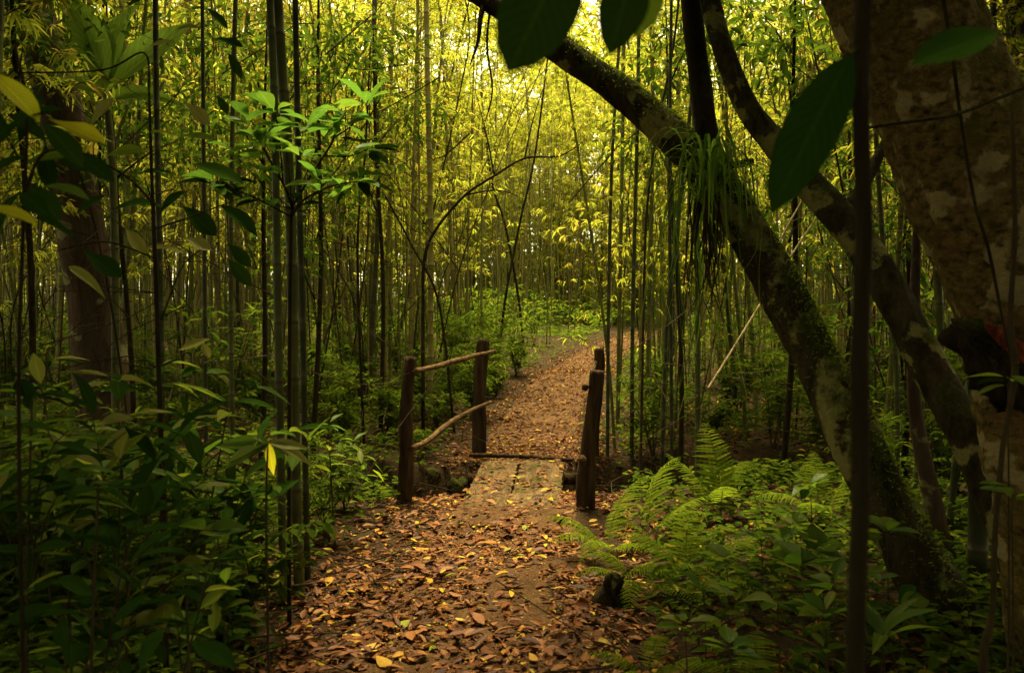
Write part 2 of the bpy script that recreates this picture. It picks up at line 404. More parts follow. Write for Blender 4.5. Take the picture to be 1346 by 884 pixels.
# ------------------------------------------------------------------ footbridge and railings
def plank(name, quad, z, th, parent, seed):
    """board over quad (near-left, near-right, far-right, far-left)"""
    q = np.array(quad, float); n, m_ = 22, 6; r = np.random.default_rng(seed)
    u = np.linspace(0, 1, m_ + 1); v = np.linspace(0, 1, n + 1)
    U, Vv = np.meshgrid(u, v, indexing='ij')
    xy = (q[0] * ((1 - U) * (1 - Vv))[..., None] + q[1] * (U * (1 - Vv))[..., None] + q[2] * (U * Vv)[..., None] + q[3] * ((1 - U) * Vv)[..., None])
    jag = r.normal(0, .008, (m_ + 1, n + 1)); xy[0, :, 0] += jag[0]; xy[-1, :, 0] += jag[-1]; xy[:, 0, 1] += jag[:, 0] * 2; xy[:, -1, 1] += jag[:, -1] * 2
    top = z + .008 * vnoise(xy[..., 0] * 4, xy[..., 1] * 2.5, seed) - .012 * (np.abs(U * 2 - 1) ** 6)
    mb = MB(); grid_mesh(mb, xy[..., 0], xy[..., 1], top)
    lo = np.stack((xy[..., 0], xy[..., 1], np.full(top.shape, z - th)), -1)
    # sides
    def side(a, b):
        k = len(a); V = np.vstack((a, b)); i = np.arange(k - 1)
        mb.add(V, np.stack((i, i + 1, k + i + 1, k + i), -1))
    T = np.stack((xy[..., 0], xy[..., 1], top), -1)
    side(T[0], lo[0]); side(lo[-1], T[-1]); side(lo[:, 0], T[:, 0]); side(T[:, -1], lo[:, -1])
    grid_mesh(mb, xy[..., 0], xy[..., 1], np.full(top.shape, z - th))
    return mb.build(name, 'plank_wood', parent, smooth=False)
bridge = tag(empty('footbridge', (0, 7.4, 0)), 'low plank footbridge over the dark ditch, strewn with brown leaves', 'bridge')
inv = lambda q: [(x, y - 7.4) for x, y in q]
BZ = .045
plank('plank', inv([(-.44, 5.75), (-.075, 5.78), (.075, 8.3), (-.30, 8.28)]), BZ, .13, bridge, 1)
plank('plank', inv([(-.055, 5.85), (.335, 5.80), (.535, 8.22), (.10, 8.28)]), BZ + .008, .13, bridge, 2)
def log_part(name, pts, rad, mat, parent, sides=10, n=24, rough=.12, seed=0, org=None):
    p = spline(pts, n); r = np.interp(np.linspace(0, 1, n), np.linspace(0, 1, len(rad)), rad)
    if org is not None: p = p - np.array(org)
    mb = MB(); tube(mb, p, r, sides, .5, rough, True, seed); return mb.build(name, mat, parent)
log_part('cross_beam', [(-.45, 8.42, .08), (.1, 8.36, .075), (.62, 8.22, .06)], [.022, .026, .022], 'post_wood', bridge, 6, 14, .06, 3, (0, 7.4, 0))
log_part('bearer', [(-.5, 6.62, -.13), (.55, 6.62, -.12)], [.06, .06], 'post_wood', bridge, 8, 10, .1, 4, (0, 7.4, 0))
log_part('bearer', [(-.45, 8.2, -.13), (.65, 8.15, -.12)], [.06, .06], 'post_wood', bridge, 8, 10, .1, 5, (0, 7.4, 0))

def post(parent, base, top, r0, r1, seed, org):
    b, t_ = np.array(base), np.array(top); n = 44; v = np.linspace(-.18, 1, n)[:, None]
    p = b + (t_ - b) * v + np.stack((.014 * np.sin(v[:, 0] * 5 + seed), .01 * np.cos(v[:, 0] * 4 + seed), 0 * v[:, 0]), -1)
    r = np.interp(v[:, 0], [-.18, 0, .93, 1], [r0, r0, r1, r1 * .93])
    mb = MB(); tube(mb, p - np.array(org), r, 20, .5, .24, True, seed); return mb.build('post', 'post_wood', parent)
lr = tag(empty('railing', (-.6, 7.7, 0)), 'rough wooden railing with two thin rails beside the ditch left of the bridge', 'railing')
o = (-.6, 7.7, 0)
post(lr, P(529, 666, 6.39), P(541, 469, 6.35), .058, .049, 1, o)
post(lr, P(629, 597, 9.0), P(634, 446, 8.95), .076, .066, 2, o)
log_part('rail', [P(546, 487, 6.3), P(575, 481, 6.9), P(598, 474, 7.6), P(622, 468, 8.3), P(650, 461, 8.85)], [.020, .022, .027, .025, .019], 'rail_wood', lr, 10, 34, .16, 6, o)
log_part('rail', [P(541, 589, 6.3), P(565, 577, 6.9), P(590, 556, 7.6), P(618, 540, 8.3), P(645, 528, 8.85)], [.023, .023, .026, .022, .019], 'rail_wood', lr, 10, 34, .16, 7, o)
rr_ = tag(empty('railing', (.75, 7.6, 0)), 'wooden railing seen end on, thick worn post beside the fern', 'railing')
o = (.75, 7.6, 0)
post(rr_, P(768, 678, 6.15), P(783, 487, 6.1), .068, .056, 3, o)
post(rr_, P(781, 580, 8.9), P(787, 458, 8.9), .066, .058, 4, o)
log_part('rail', [P(769, 509, 5.98), P(773, 497, 7.0), P(779, 484, 8.0), P(783, 474, 9.2)], [.026, .028, .027, .024], 'rail_wood', rr_, 10, 26, .14, 8, o)
log_part('rail', [P(766, 606, 6.0), P(771, 575, 7.0), P(775, 553, 8.0), P(779, 536, 9.2)], [.032, .033, .032, .028], 'rail_wood', rr_, 10, 26, .14, 9, o)

# ------------------------------------------------------------------ bamboo
def bamboo_meshes(seed, H, r0, lean, leaf_from=1.6, dens=1.0, far=False):
    """culm, branches and foliage of one bamboo at the origin"""
    r = np.random.default_rng(seed)
    n = int(H / .15) + 1; z = np.linspace(-.15, H, n); s = z / H
    az = r.random() * 6.28; az2 = r.random() * 6.28
    bx = lean * (np.clip(s, 0, 1) ** 1.5) * H * .12; hook = np.clip(s - .7, 0, 1) ** 2 * H * 1.6 * (.5 + lean)
    p = np.stack((np.cos(az) * bx + np.cos(az2) * hook + .02 * np.sin(z * 1.7 + seed), np.sin(az) * bx + np.sin(az2) * hook + .02 * np.cos(z * 1.3 + seed), z - hook * .35), -1)
    rad = r0 * (1 - .75 * np.clip(s, 0, 1) ** 1.3)
    rad = rad * np.where(np.arange(n) % 2 == 0, 1.0, 1.17) if not far else rad
    mc = MB(); tube(mc, p if not far else p[::3], rad if not far else rad[::3], 8 if not far else 5, r.random())
    A = mc.A[0]; A[:, 1] -= .15
    mt, ml = MB(), MB()
    LP, LD, LL = [], [], []
    zz = leaf_from + r.random() * .3
    while zz < H - .1:
        i = min(n - 2, int((zz + .15) / (H + .15) * (n - 1))); base = p[i]
        k = r.integers(1, 4) if zz > leaf_from + 1 else r.integers(0, 2)
        for _ in range(k):
            a = r.random() * 6.28; el = r.uniform(.35, 1.0); ln = r.uniform(.45, 1.15) * (1.0 if zz < H * .7 else .75)
            d = np.array((math.cos(a) * math.cos(el), math.sin(a) * math.cos(el), math.sin(el)))
            q = [base]
            for st in range(5):
                q.append(q[-1] + d * ln / 5); d = nrm(d + np.array((r.normal(0, .12), r.normal(0, .12), -.22)))
            q = np.array(q)
            if far: pass
            else: tube(mt, q, np.linspace(.005, .0015, 6), 3, r.random(), 0, False)
            ns = max(2, int(r.integers(8, 14) * dens))
            for _s in range(ns):
                f = r.uniform(.25, 1.0); j = min(4, int(f * 5)); b = q[j] + (q[j + 1] - q[j]) * (f * 5 - j)
                sa = r.random() * 6.28; sd_ = nrm(np.array((math.cos(sa), math.sin(sa), r.uniform(-.5, .5)))); sl = r.uniform(.06, .22)
                e = b + sd_ * sl
                if not far and r.random() < .5: tube(mt, np.array((b, e)), (.0016, .001), 3, .5, 0, False)
                m_ = r.integers(4, 8)
                for q2 in range(m_):
                    fa = r.uniform(-1.0, 1.0)
                    dd = np.array((sd_[0] * math.cos(fa) - sd_[1] * math.sin(fa), sd_[0] * math.sin(fa) + sd_[1] * math.cos(fa), sd_[2] - r.uniform(.0, .8)))
                    LP.append(b + (e - b) * r.uniform(.3, 1)); LD.append(dd); LL.append(r.uniform(.08, .18))
        zz += r.uniform(.22, .38)
    LP, LD, LL = np.array(LP), np.array(LD), np.array(LL)
    if far: LL = LL * 1.7
    rn = np.random.default_rng(seed + 99)
    Nn = nrm(np.array((0, 0, 1.)) + rn.normal(0, .45, (len(LP), 3)))
    scatter(ml, BLADE if not far else with_width(BLADE, 1.3), LP, LD, Nn, LL, rn.random(len(LP)))
    return mc, mt, ml
BV = []; CULMS = []; PROTO = {}
for k in range(9):
    H = [8.5, 9.5, 7.5, 10, 9, 8, 6.5, 9.8, 7][k]
    mc, mt, ml = bamboo_meshes(100 + k, H, [.026, .03, .019, .033, .026, .022, .016, .024, .018][k], [.3, .6, 1.0, .2, .8, 1.6, 1.2, .5, 2.2][k],
                               [1.7, 2.0, 1.2, 2.2, 1.5, 1.8, 1.0, 1.9, 1.3][k], [.8, .8, .75, .8, .65, .8, .8, .75, .65][k])
    CULMS.append(mc); BV.append((mc.mesh('culm', 'culm_skin'), mt.mesh('branch', 'twig_bark'), ml.mesh('foliage', 'bamboo_leaf')))
def bamboo(x, y, k, label, group, rot=None, sc=1.0, z=None, mat=None, name='bamboo', leafy=True):
    m0, m1, m2 = BV[k % len(BV)]
    o = link(name, m0); o.location = (x, y, (gz1(x, y) if z is None else z) - .03)
    o.rotation_euler = (random.gauss(0, .05), random.gauss(0, .05), random.random() * 6.28 if rot is None else rot); o.scale = (sc,) * 3
    b = link('branch', m1, o); f = link('foliage', m2, o); b['kind'] = 'stuff'; PROTO.setdefault(k % len(BV), f)
    tag(o, label, 'bamboo', group)
    if mat:
        o.material_slots[0].link = 'OBJECT'; o.material_slots[0].material = M[mat]
    return o

def zone(x, y):
    px = CX + FPX * x / y
    if y > 17:
        return ('slender bamboo in the bright thicket at the path end', 'bamboo at the end of the path') if px > 560 else ('slender bamboo deep in the thicket beyond the brown trunk', 'bamboo deep in the left thicket')
    if px < 330: return ('bamboo between brown trunk and leafy sapling', 'bamboo by the brown trunk')
    if px < 620: return ('bamboo in the stand behind the left railing', 'bamboo behind the left railing')
    if px < 960: return ('bamboo in the open stand right of the path', 'bamboo right of the path')
    return ('bamboo in the gloom behind the mossy trunks', 'bamboo behind the leaning trunks')
spots = []
rs = np.random.default_rng(77)
def ok(x, y, dmin):
    return all((x - a) ** 2 + (y - b) ** 2 > dmin * dmin for a, b in spots)
tries = 0
while len(spots) < 290 and tries < 20000:
    tries += 1
    y = rs.uniform(7.5, 24) if rs.random() < .8 else rs.uniform(5.0, 9)
    x = rs.uniform(-.80 * y - 1.2, .80 * y + 1.2)
    d = x - pathx(y)
    if d < 0 and d > -1.7 - .04 * max(0, y - 9): continue
    if 0 <= d < 1.5 and y > 11: continue
    if 0 <= d < .95: continue
    if y < 9.2 and -3.2 < d < 2.0: continue
    if y < 7.5 and abs(x) < 2.8: continue
    if y < 11.5 and -2.6 < d < 0: continue
    if abs(y - 7.6) < .9: continue
    if ((x - 1.6) / 5.5) ** 2 + ((y - 20.5) / 5) ** 2 < 1 and rs.random() < .72: continue      # thin towards the clearing
    if not ok(x, y, .26): continue
    spots.append((x, y))
made = []
for i, (x, y) in enumerate(spots):
    lab, grp = zone(x, y); k = (i * 7 + i // 9) % 9; dark = rs.random() < .14
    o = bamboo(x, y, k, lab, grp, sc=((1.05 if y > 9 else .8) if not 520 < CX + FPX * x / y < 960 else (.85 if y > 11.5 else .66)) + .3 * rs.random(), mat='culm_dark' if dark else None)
    made.append((CX + FPX * x / y, y, lab, ('dark ' if dark else '') + ('stout ' if k in (1, 3) else 'thin ' if k in (2, 6, 8) else ''), o))
ORD = ['leftmost', 'second from left', 'third from left', 'fourth from left', 'fifth from left', 'sixth from left', 'seventh from left', 'eighth from left', 'ninth from left', 'tenth from left', 'eleventh from left', 'twelfth from left', 'thirteenth from left', 'fourteenth from left']
by = {}
for m_ in made:
    row = 'front row' if m_[1] < 10.5 else 'middle row' if m_[1] < 14 else 'back row' if m_[1] < 17 else ''
    by.setdefault((m_[2], m_[3], row), []).append(m_)
for (lab, look, row), ms in by.items():
    ms.sort(key=lambda q: q[0])
    for j, m_ in enumerate(ms):
        t_ = (look + lab).replace('stout slender', 'stout').replace('thin slender', 'very thin') + (', ' + row if row else '')
        if len(ms) > 1 and j < 14 and row: t_ += ', ' + ORD[j]
        m_[4]['label'] = t_

# the far thicket: beyond counting, one mass
mc_all = MB(); pts, rots, scls, idx = [], [], [], []
while len(pts) < 760:
    y = rs.uniform(23.5, 48); x = rs.uniform(-.85 * y - 2, .85 * y + 2)
    if len(pts) > 500: y = rs.uniform(35, 47); x = rs.uniform(-12, 16)
    if abs(x - pathx(y)) < 1.2: continue
    if ((x - 1.5) / 11) ** 2 + ((y - 28) / 7.0) ** 2 < 1 and rs.random() < .97: continue      # a clearing lets the light in
    k = int(rs.integers(6)); a = rs.random() * 6.28; c, s_ = math.cos(a), math.sin(a); Rz = np.array(((c, -s_, 0), (s_, c, 0), (0, 0, 1))); sc = 1.1 + .6 * rs.random()
    off = np.array((x, y, gz1(x, y))); mc = CULMS[k]
    mc_all.add(mc.V[0] @ Rz.T * sc + off, mc.Q[0], None, mc.A[0]); pts.append(off); rots.append((0, 0, a)); scls.append(sc); idx.append(k)
for k in range(1500):
    y = rs.uniform(11, 36); x = rs.uniform(-.75, .75) * y
    if -1.6 < x - pathx(y) < 1.5: continue
    if ((x - 1.6) / 6) ** 2 + ((y - 23) / 7) ** 2 < 1 and rs.random() < .5: continue
    H = rs.uniform(5, 9.5); r0 = rs.uniform(.009, .02); a = rs.random() * 6.28; ln = abs(rs.normal(0, .13)) * H; b = np.array((x, y, gz1(x, y) - .05)); dv = np.array((math.cos(a), math.sin(a), 0))
    tube(mc_all, spline([b, b + dv * ln * .25 + np.array((0, 0, H * .4)), b + dv * ln * .7 + np.array((0, 0, H * .75)), b + dv * ln * 1.4 + np.array((0, 0, H))], 9), np.linspace(r0, r0 * .4, 9), 4, rs.random(), 0, False)
th = empty('bamboo_thicket'); tag(th, 'mass of distant bamboo closing the view behind the path', 'thicket', kind='stuff')
q1 = mc_all.build('culms', 'culm_skin', th); q1['kind'] = 'stuff'
pm = bpy.data.meshes.new('foliage'); pm.from_pydata([tuple(p) for p in pts], [], [])
at_ = pm.attributes.new('rot', 'FLOAT_VECTOR', 'POINT'); at_.data.foreach_set('vector', np.array(rots, np.float32).ravel())
at_ = pm.attributes.new('scl', 'FLOAT', 'POINT'); at_.data.foreach_set('value', np.array(scls, np.float32))
at_ = pm.attributes.new('kind_index', 'INT', 'POINT'); at_.data.foreach_set('value', np.array(idx, np.int32))
q2 = link('foliage', pm, th); q2['kind'] = 'stuff'
ng = bpy.data.node_groups.new('foliage_on_culms', 'GeometryNodeTree')
ng.interface.new_socket('Geometry', in_out='INPUT', socket_type='NodeSocketGeometry'); ng.interface.new_socket('Geometry', in_out='OUTPUT', socket_type='NodeSocketGeometry')
gi = ng.nodes.new('NodeGroupInput'); go = ng.nodes.new('NodeGroupOutput'); iop = ng.nodes.new('GeometryNodeInstanceOnPoints'); jn = ng.nodes.new('GeometryNodeJoinGeometry')
def named(nm, typ):
    n = ng.nodes.new('GeometryNodeInputNamedAttribute'); n.data_type = typ; n.inputs['Name'].default_value = nm; return n.outputs[0]
for k in reversed(range(6)):
    oi_ = ng.nodes.new('GeometryNodeObjectInfo'); oi_.inputs['Object'].default_value = PROTO[k]; oi_.inputs['As Instance'].default_value = True
    ng.links.new(oi_.outputs['Geometry'], jn.inputs[0])
e2r = ng.nodes.new('FunctionNodeEulerToRotation'); ng.links.new(named('rot', 'FLOAT_VECTOR'), e2r.inputs[0])
ng.links.new(gi.outputs[0], iop.inputs['Points']); ng.links.new(jn.outputs[0], iop.inputs['Instance']); iop.inputs['Pick Instance'].default_value = True
ng.links.new(named('kind_index', 'INT'), iop.inputs['Instance Index']); ng.links.new(e2r.outputs[0], iop.inputs['Rotation']); ng.links.new(named('scl', 'FLOAT'), iop.inputs['Scale'])
ng.links.new(iop.outputs[0], go.inputs[0])
md = q2.modifiers.new('foliage', 'NODES'); md.node_group = ng
mb = MB(); r = np.random.default_rng(17); n = 26000
y = r.uniform(25, 50, n); x = r.uniform(-.9, .9, n) * y; hh = 2.6 * (vnoise(x * .35, y * .35, 4) + .62) * sstep(25, 33, y)
k = (np.abs(x - pathx(y)) > 1.4); x, y, hh = x[k], y[k], hh[k]; n = len(x)
scatter(mb, SMALL, np.stack((x, y, gz(x, y) + hh * r.random(n) ** .6), -1), rdir(n, -.5, .6), upish(n, .4), r.uniform(.14, .32, n), r.random(n))
tag(mb.build('distant_undergrowth', 'shrub_leaf'), 'sunlit undergrowth far back beyond the bamboo', 'undergrowth', kind='stuff')
mb = MB(); r = np.random.default_rng(15)
for k in range(360):
    y = r.uniform(48, 64); x = r.uniform(-.9, .9) * y * (1 if k < 260 else .4); zc = 1 + 25 * r.random() ** 1.3; n = 330
    v = nrm(r.normal(0, 1, (n, 3))) * (r.random(n) ** .4)[:, None] * np.array((3.2, 2.4, 1.8))
    scatter(mb, SMALL, np.array((x, y, zc)) + v, nrm(v + r.normal(0, 1.0, (n, 3))), upish(n, .6), r.uniform(.35, .7, n), r.random(n))
tag(mb.build('distant_trees', 'bamboo_leaf'), 'wall of far sunlit foliage glimpsed through the bamboo', 'forest', kind='stuff')

mb = MB(); r = np.random.default_rng(16)  # leaf mass added out of view to keep sky light off the foreground
for k in range(150):
    a = r.uniform(-.35, math.pi + .35); d = r.uniform(8, 13); x, y, zc = math.cos(a) * d * 1.15, 1.0 - math.sin(a) * d, r.uniform(.3, 11); n = 150
    if y > 0 and abs(x) < 10.5: continue
    v = nrm(r.normal(0, 1, (n, 3))) * (r.random(n) ** .4)[:, None] * np.array((1.9, 1.9, 1.3))
    scatter(mb, SMALL, np.array((x, y, zc)) + v, nrm(v + r.normal(0, 1.0, (n, 3))), upish(n, .6), r.uniform(.3, .5, n), r.random(n))
tag(mb.build('forest', 'canopy_leaf'), 'dense forest mass added unseen behind the viewer to block sky light', 'forest', kind='stuff')

# single bamboos one can point at: (foot px, py-on-top list)
def cane(name, label, pts, rad, mat, group=None, leaves=None, cat='bamboo', sides=10, n=60, rough=0.0, nodes=True):
    p = spline(pts, n)
    base = p[0].copy()
    L = np.concatenate(([0], np.cumsum(np.linalg.norm(np.diff(p, axis=0), axis=1))))
    if nodes:
        Ls = np.arange(0, L[-1], .3); LL_ = np.sort(np.concatenate((Ls - .012, Ls, Ls + .012, Ls + .15))); LL_ = LL_[(LL_ >= 0) & (LL_ < L[-1])]
        p = np.stack([np.interp(LL_, L, p[:, k]) for k in range(3)], -1); ph = np.abs((LL_ + .15) % .3 - .15)
        r = np.interp(LL_ / L[-1], np.linspace(0, 1, len(rad)), rad) * np.where(ph < .006, 1.14, 1.0)
    else:
        r = np.interp(L / L[-1], np.linspace(0, 1, len(rad)), rad)
    mb = MB(); tube(mb, p - base, r, sides, .5, rough)
    o = mb.build(name, mat); o.location = base
    tag(o, label, cat, group)
    return o
def foot(px, d, dx=0):
    x = (px - CX) / FPX * d; return np.array((x + dx, d, gz1(x, d) - .05))
cane('bamboo', 'thick green bamboo with pale rings rising through the leafy sapling', [foot(392, 4.3), P(388, 600, 4.3), P(383, 330, 4.25), P(377, 180, 4.2), P(366, 20, 4.2), P(352, -260, 4.3)], [.029, .029, .028, .027], 'culm_near')
cane('bamboo', 'thinner bamboo pressed close left of the thick green bamboo', [foot(371, 4.15), P(369, 600, 4.1), P(365, 400, 4.1), P(361, 150, 4.1), P(355, 0, 4.1), P(345, -260, 4.2)], [.021, .021, .02, .018], 'culm_near')
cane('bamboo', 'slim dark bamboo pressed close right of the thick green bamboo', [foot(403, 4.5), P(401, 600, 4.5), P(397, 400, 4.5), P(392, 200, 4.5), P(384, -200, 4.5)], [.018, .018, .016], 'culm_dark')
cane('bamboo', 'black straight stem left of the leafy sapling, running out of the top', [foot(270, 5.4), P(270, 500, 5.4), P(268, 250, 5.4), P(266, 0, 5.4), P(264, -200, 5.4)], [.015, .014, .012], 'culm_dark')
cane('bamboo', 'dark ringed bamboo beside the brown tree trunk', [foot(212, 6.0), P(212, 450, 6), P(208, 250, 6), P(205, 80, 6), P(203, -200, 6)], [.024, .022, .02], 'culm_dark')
cane('bamboo', 'brown bamboo just right of the black straight stem', [foot(306, 5.8), P(304, 450, 5.8), P(305, 200, 5.8), P(315, -200, 5.8)], [.019, .018, .016], 'culm_near')
cane('bamboo', 'upright ringed bamboo behind the left railing post, thickest of its stand', [foot(565, 10.5), P(566, 300, 10.5), P(562, 100, 10.5), P(556, -200, 10.5)], [.038, .035, .03], 'culm_skin')
for lab, pts, r, m in [
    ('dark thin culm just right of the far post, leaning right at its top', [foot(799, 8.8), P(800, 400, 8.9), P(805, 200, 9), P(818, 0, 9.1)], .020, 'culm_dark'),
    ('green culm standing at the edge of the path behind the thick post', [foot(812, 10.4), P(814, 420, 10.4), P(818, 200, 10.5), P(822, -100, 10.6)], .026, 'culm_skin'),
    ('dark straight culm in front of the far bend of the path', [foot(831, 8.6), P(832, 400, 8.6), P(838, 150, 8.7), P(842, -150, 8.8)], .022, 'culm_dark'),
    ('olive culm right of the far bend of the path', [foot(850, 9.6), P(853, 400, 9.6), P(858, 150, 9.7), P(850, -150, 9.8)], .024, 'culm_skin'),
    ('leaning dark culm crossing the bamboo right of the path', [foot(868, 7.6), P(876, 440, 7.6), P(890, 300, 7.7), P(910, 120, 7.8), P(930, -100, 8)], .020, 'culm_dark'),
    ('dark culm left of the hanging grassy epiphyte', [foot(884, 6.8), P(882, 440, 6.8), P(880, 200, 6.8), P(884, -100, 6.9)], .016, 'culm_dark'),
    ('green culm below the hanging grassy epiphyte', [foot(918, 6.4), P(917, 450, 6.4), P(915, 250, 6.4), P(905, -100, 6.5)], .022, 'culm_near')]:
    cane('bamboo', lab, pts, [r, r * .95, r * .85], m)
# stems round the leaning trunks
for lab, pts, r, m in [
    ('straight ringed culm between the two leaning mossy trunks', [foot(1235, 6.0), P(1236, 450, 6.0), P(1232, 330, 6), P(1225, 100, 6), P(1215, -200, 6)], .026, 'culm_near'),
    ('thin olive culm behind the near dark cane', [foot(1182, 5.6), P(1178, 480, 5.6), P(1165, 380, 5.6), P(1150, 150, 5.6), P(1140, -100, 5.7)], .018, 'culm_near'),
    ('dark upright culm in the gap under the second leaning trunk', [foot(1288, 3.9), P(1286, 640, 3.9), P(1284, 520, 3.95), P(1280, 300, 4.3), P(1275, 0, 4.5)], .045, 'culm_dark'),
    ('dark culm propped aslant against the second leaning trunk', [foot(1247, 4.6), P(1262, 560, 4.6), P(1275, 500, 4.65), P(1310, 330, 4.8), P(1340, 150, 5)], .02, 'culm_dark')]:
    cane('bamboo', lab, pts, [r, r * .95, r * .85], m)
cane('bamboo', 'near dark cane running the full height of the view, out of focus', [(.385, .9, -.05), P(1124, 884, .9), P(1131, 680, .9), P(1130, 480, .905), P(1136, 300, .9), P(1131, 130, .9), P(1136, -60, .9), P(1137, -900, .9)], [.0105, .0102, .0095, .0085], 'dark_bark', sides=14)
for lab, a, b, d0, d1, r in [
    ('pale dead cane lying aslant behind the arching trunk, the upper one', (1010, 345), (1072, 235), 6.2, 6.6, .008),
    ('pale dead cane lying aslant behind the arching trunk, the lower one', (950, 480), (1085, 268), 5.8, 6.8, .009)]:
    p0, p1 = P(*a, d0), P(*b, d1); g = p0 + (p0 - p1) * ((p0[2] - gz1(p0[0], p0[1])) / max(.05, (p1[2] - p0[2])))
    cane('dead_cane', lab, [p0 + (p0 - p1) * .12, p0, (p0 + p1) / 2 + np.array((0, 0, .02)), p1], [r, r, r * .8], 'pale_cane', cat='cane')
# thin leaning stems all through the stand
TS = []
for k in range(6):
    r = np.random.default_rng(140 + k); H = r.uniform(4.5, 8); q = spline([(0, 0, -.1), (r.normal(0, .1), r.normal(0, .1), H * .33), (r.normal(.15, .2), r.normal(0, .2), H * .66), (r.normal(.5, .3), r.normal(0, .3), H)], 22)
    mb = MB(); tube(mb, q, np.linspace(.012, .004, 22), 5, .5, .1, False)
    for _ in range(7):
        i_ = r.integers(6, 20); a = r.random() * 6.28; d = np.array((math.cos(a), math.sin(a), r.uniform(.1, .9))) * r.uniform(.3, .8); tube(mb, spline([q[i_], q[i_] + d * .5 + r.normal(0, .04, 3), q[i_] + d], 7), np.linspace(.005, .0015, 7), 3, .5, 0, False)
    TS.append(mb.mesh('thin_stem', 'dark_bark' if k % 3 else 'twig_bark'))
def stem_zone(px):
    if px < 330: return 'thin leaning dark stem among the bamboo by the brown trunk', 'thin stems by the brown trunk'
    if px < 600: return 'thin leaning stem among bamboo behind the left railing', 'thin stems behind the left railing'
    if px < 960: return 'thin leaning dark stem among the bamboo at the path bend', 'thin stems at the path bend'
    return 'thin leaning dark stem in the gloom behind the mossy trunks', 'thin stems behind the mossy trunks'
c_ = 0
while c_ < 120:
    y = rs.uniform(6.5, 18); x = rs.uniform(-.75, .75) * y; d = x - pathx(y)
    if -1.3 - .1 * max(0, y - 9) < d < 1.0 or abs(y - 7.6) < .8 or (y < 9.5 and -2.8 < d < 1.6): continue
    o = link('thin_stem', TS[c_ % 6]); o.location = (x, y, gz1(x, y)); o.rotation_euler = (rs.normal(0, .13), rs.normal(0, .13), rs.random() * 6.28); tag(o, stem_zone(CX + FPX * x / y)[0], 'stem', stem_zone(CX + FPX * x / y)[1]); c_ += 1
for k in range(30):
    y = rs.uniform(8.8, 16); x = rs.uniform(-.7, .7) * y
    if -2.2 < x - pathx(y) < 1.6: continue
    r_ = rs.uniform(.008, .016); H = rs.uniform(1.8, 4.5); a = rs.random() * 6.28; tl = rs.uniform(.25, .8) * H; b = np.array((x, y, gz1(x, y) - .05)); dv = np.array((math.cos(a), .5 * math.sin(a), 0))
    px_ = CX + FPX * x / y
    cane('dead_cane', 'dead broken cane leaning among the bamboo ' + ('by the brown trunk' if px_ < 330 else 'behind the left railing' if px_ < 660 else 'right of the path' if px_ < 960 else 'behind the mossy trunks'), [b, b + dv * tl * .45 + np.array((0, 0, H * .5)), b + dv * tl + np.array((0, 0, H * .95))], [r_, r_ * .9, r_ * .7], 'pale_cane' if k % 3 == 0 else 'twig_bark', 'dead canes in the stand', cat='cane', sides=6, n=24)
# slender leaning stems in the bright gap
for i, (pts, r, lab) in enumerate([
    ([(690, 470, 18), (682, 395, 18), (665, 300, 18), (646, 235, 18), (632, 120, 18)], .03, 'dark slender stem leaning left in front of the bright gap'),
    ([(655, 470, 17), (664, 395, 17), (684, 290, 17), (703, 205, 17), (722, 60, 17)], .028, 'dark slender stem leaning right in front of the bright gap'),
    ([(598, 460, 10), (577, 400, 10), (540, 320, 10), (505, 255, 10)], .018, 'dead stem leaning far left behind the left railing'),
    ([(478, 470, 9), (470, 330, 9), (480, 200, 9), (487, 60, 9)], .017, 'thin dark stem near the right end of the leafy sapling')]):
    q = [P(*a) for a in pts]; q[0][2] = gz1(q[0][0], q[0][1]) - .05
    cane('thin_stem', lab, q, [r, r * .9, r * .6], 'dark_bark', cat='stem', nodes=False, rough=.1, sides=7)

# ------------------------------------------------------------------ trees
def crown_leaves(mb, centers, radii, nper, L0, L1, tpl, seed):
    r = np.random.default_rng(seed)
    for c, ra in zip(centers, radii):
        n = int(nper); v = nrm(r.normal(0, 1, (n, 3))) * (r.random(n) ** .45)[:, None] * np.array(ra)
        Pn = np.array(c) + v
        D = nrm(nrm(v) * .6 + r.normal(0, .6, (n, 3)) + np.array((0, 0, -.35)))
        Nn = nrm(np.array((0, 0, 1.)) + r.normal(0, .5, (n, 3)))
        scatter(mb, tpl, Pn, D, Nn, r.uniform(L0, L1, n), r.random(n))
def trunk_mesh(mb, pts, rad, sides=20, n=70, rough=.12, seed=0):
    tube(mb, spline(pts, n), np.interp(np.linspace(0, 1, n), np.linspace(0, 1, len(rad)), rad), sides, .5, rough, True, seed)
def shift(pts, b): return [np.array(p) - b for p in pts]

# arching mossy tree
ap = [P(1300, 905, 3.5), P(1272, 860, 3.6), P(1222, 775, 3.72), P(1160, 655, 3.88), P(1108, 545, 4.05), P(1052, 432, 4.28), P(990, 318, 4.5), P(925, 222, 4.75), P(835, 135, 5.0), P(725, 57, 5.3), P(640, -2, 5.6), P(520, -80, 6.0), P(380, -170, 6.5), P(250, -330, 6.9)]
b = ap[1].copy(); b[2] = gz1(b[0], b[1])
arch = tag(empty('leaning_tree', b), 'mossy tree trunk arching left across the top of the path', 'tree')
mb = MB(); trunk_mesh(mb, shift(ap, b), [.17, .15, .135, .128, .124, .122, .120, .108, .094, .092, .085, .075, .06, .03], 60, 330, .17, 3); trunk = mb.build('trunk', 'moss_bark', arch)
mb = MB(); trunk_mesh(mb, shift([P(950, 250, 4.72), P(934, 195, 4.78), P(921, 115, 4.85), P(908, 0, 4.9), P(900, -120, 5), P(860, -320, 5.2), P(840, -500, 5.4)], b), [.075, .068, .064, .062, .058, .045, .02], 14, 50, .1, 4); mb.build('limb', 'dark_bark', arch)
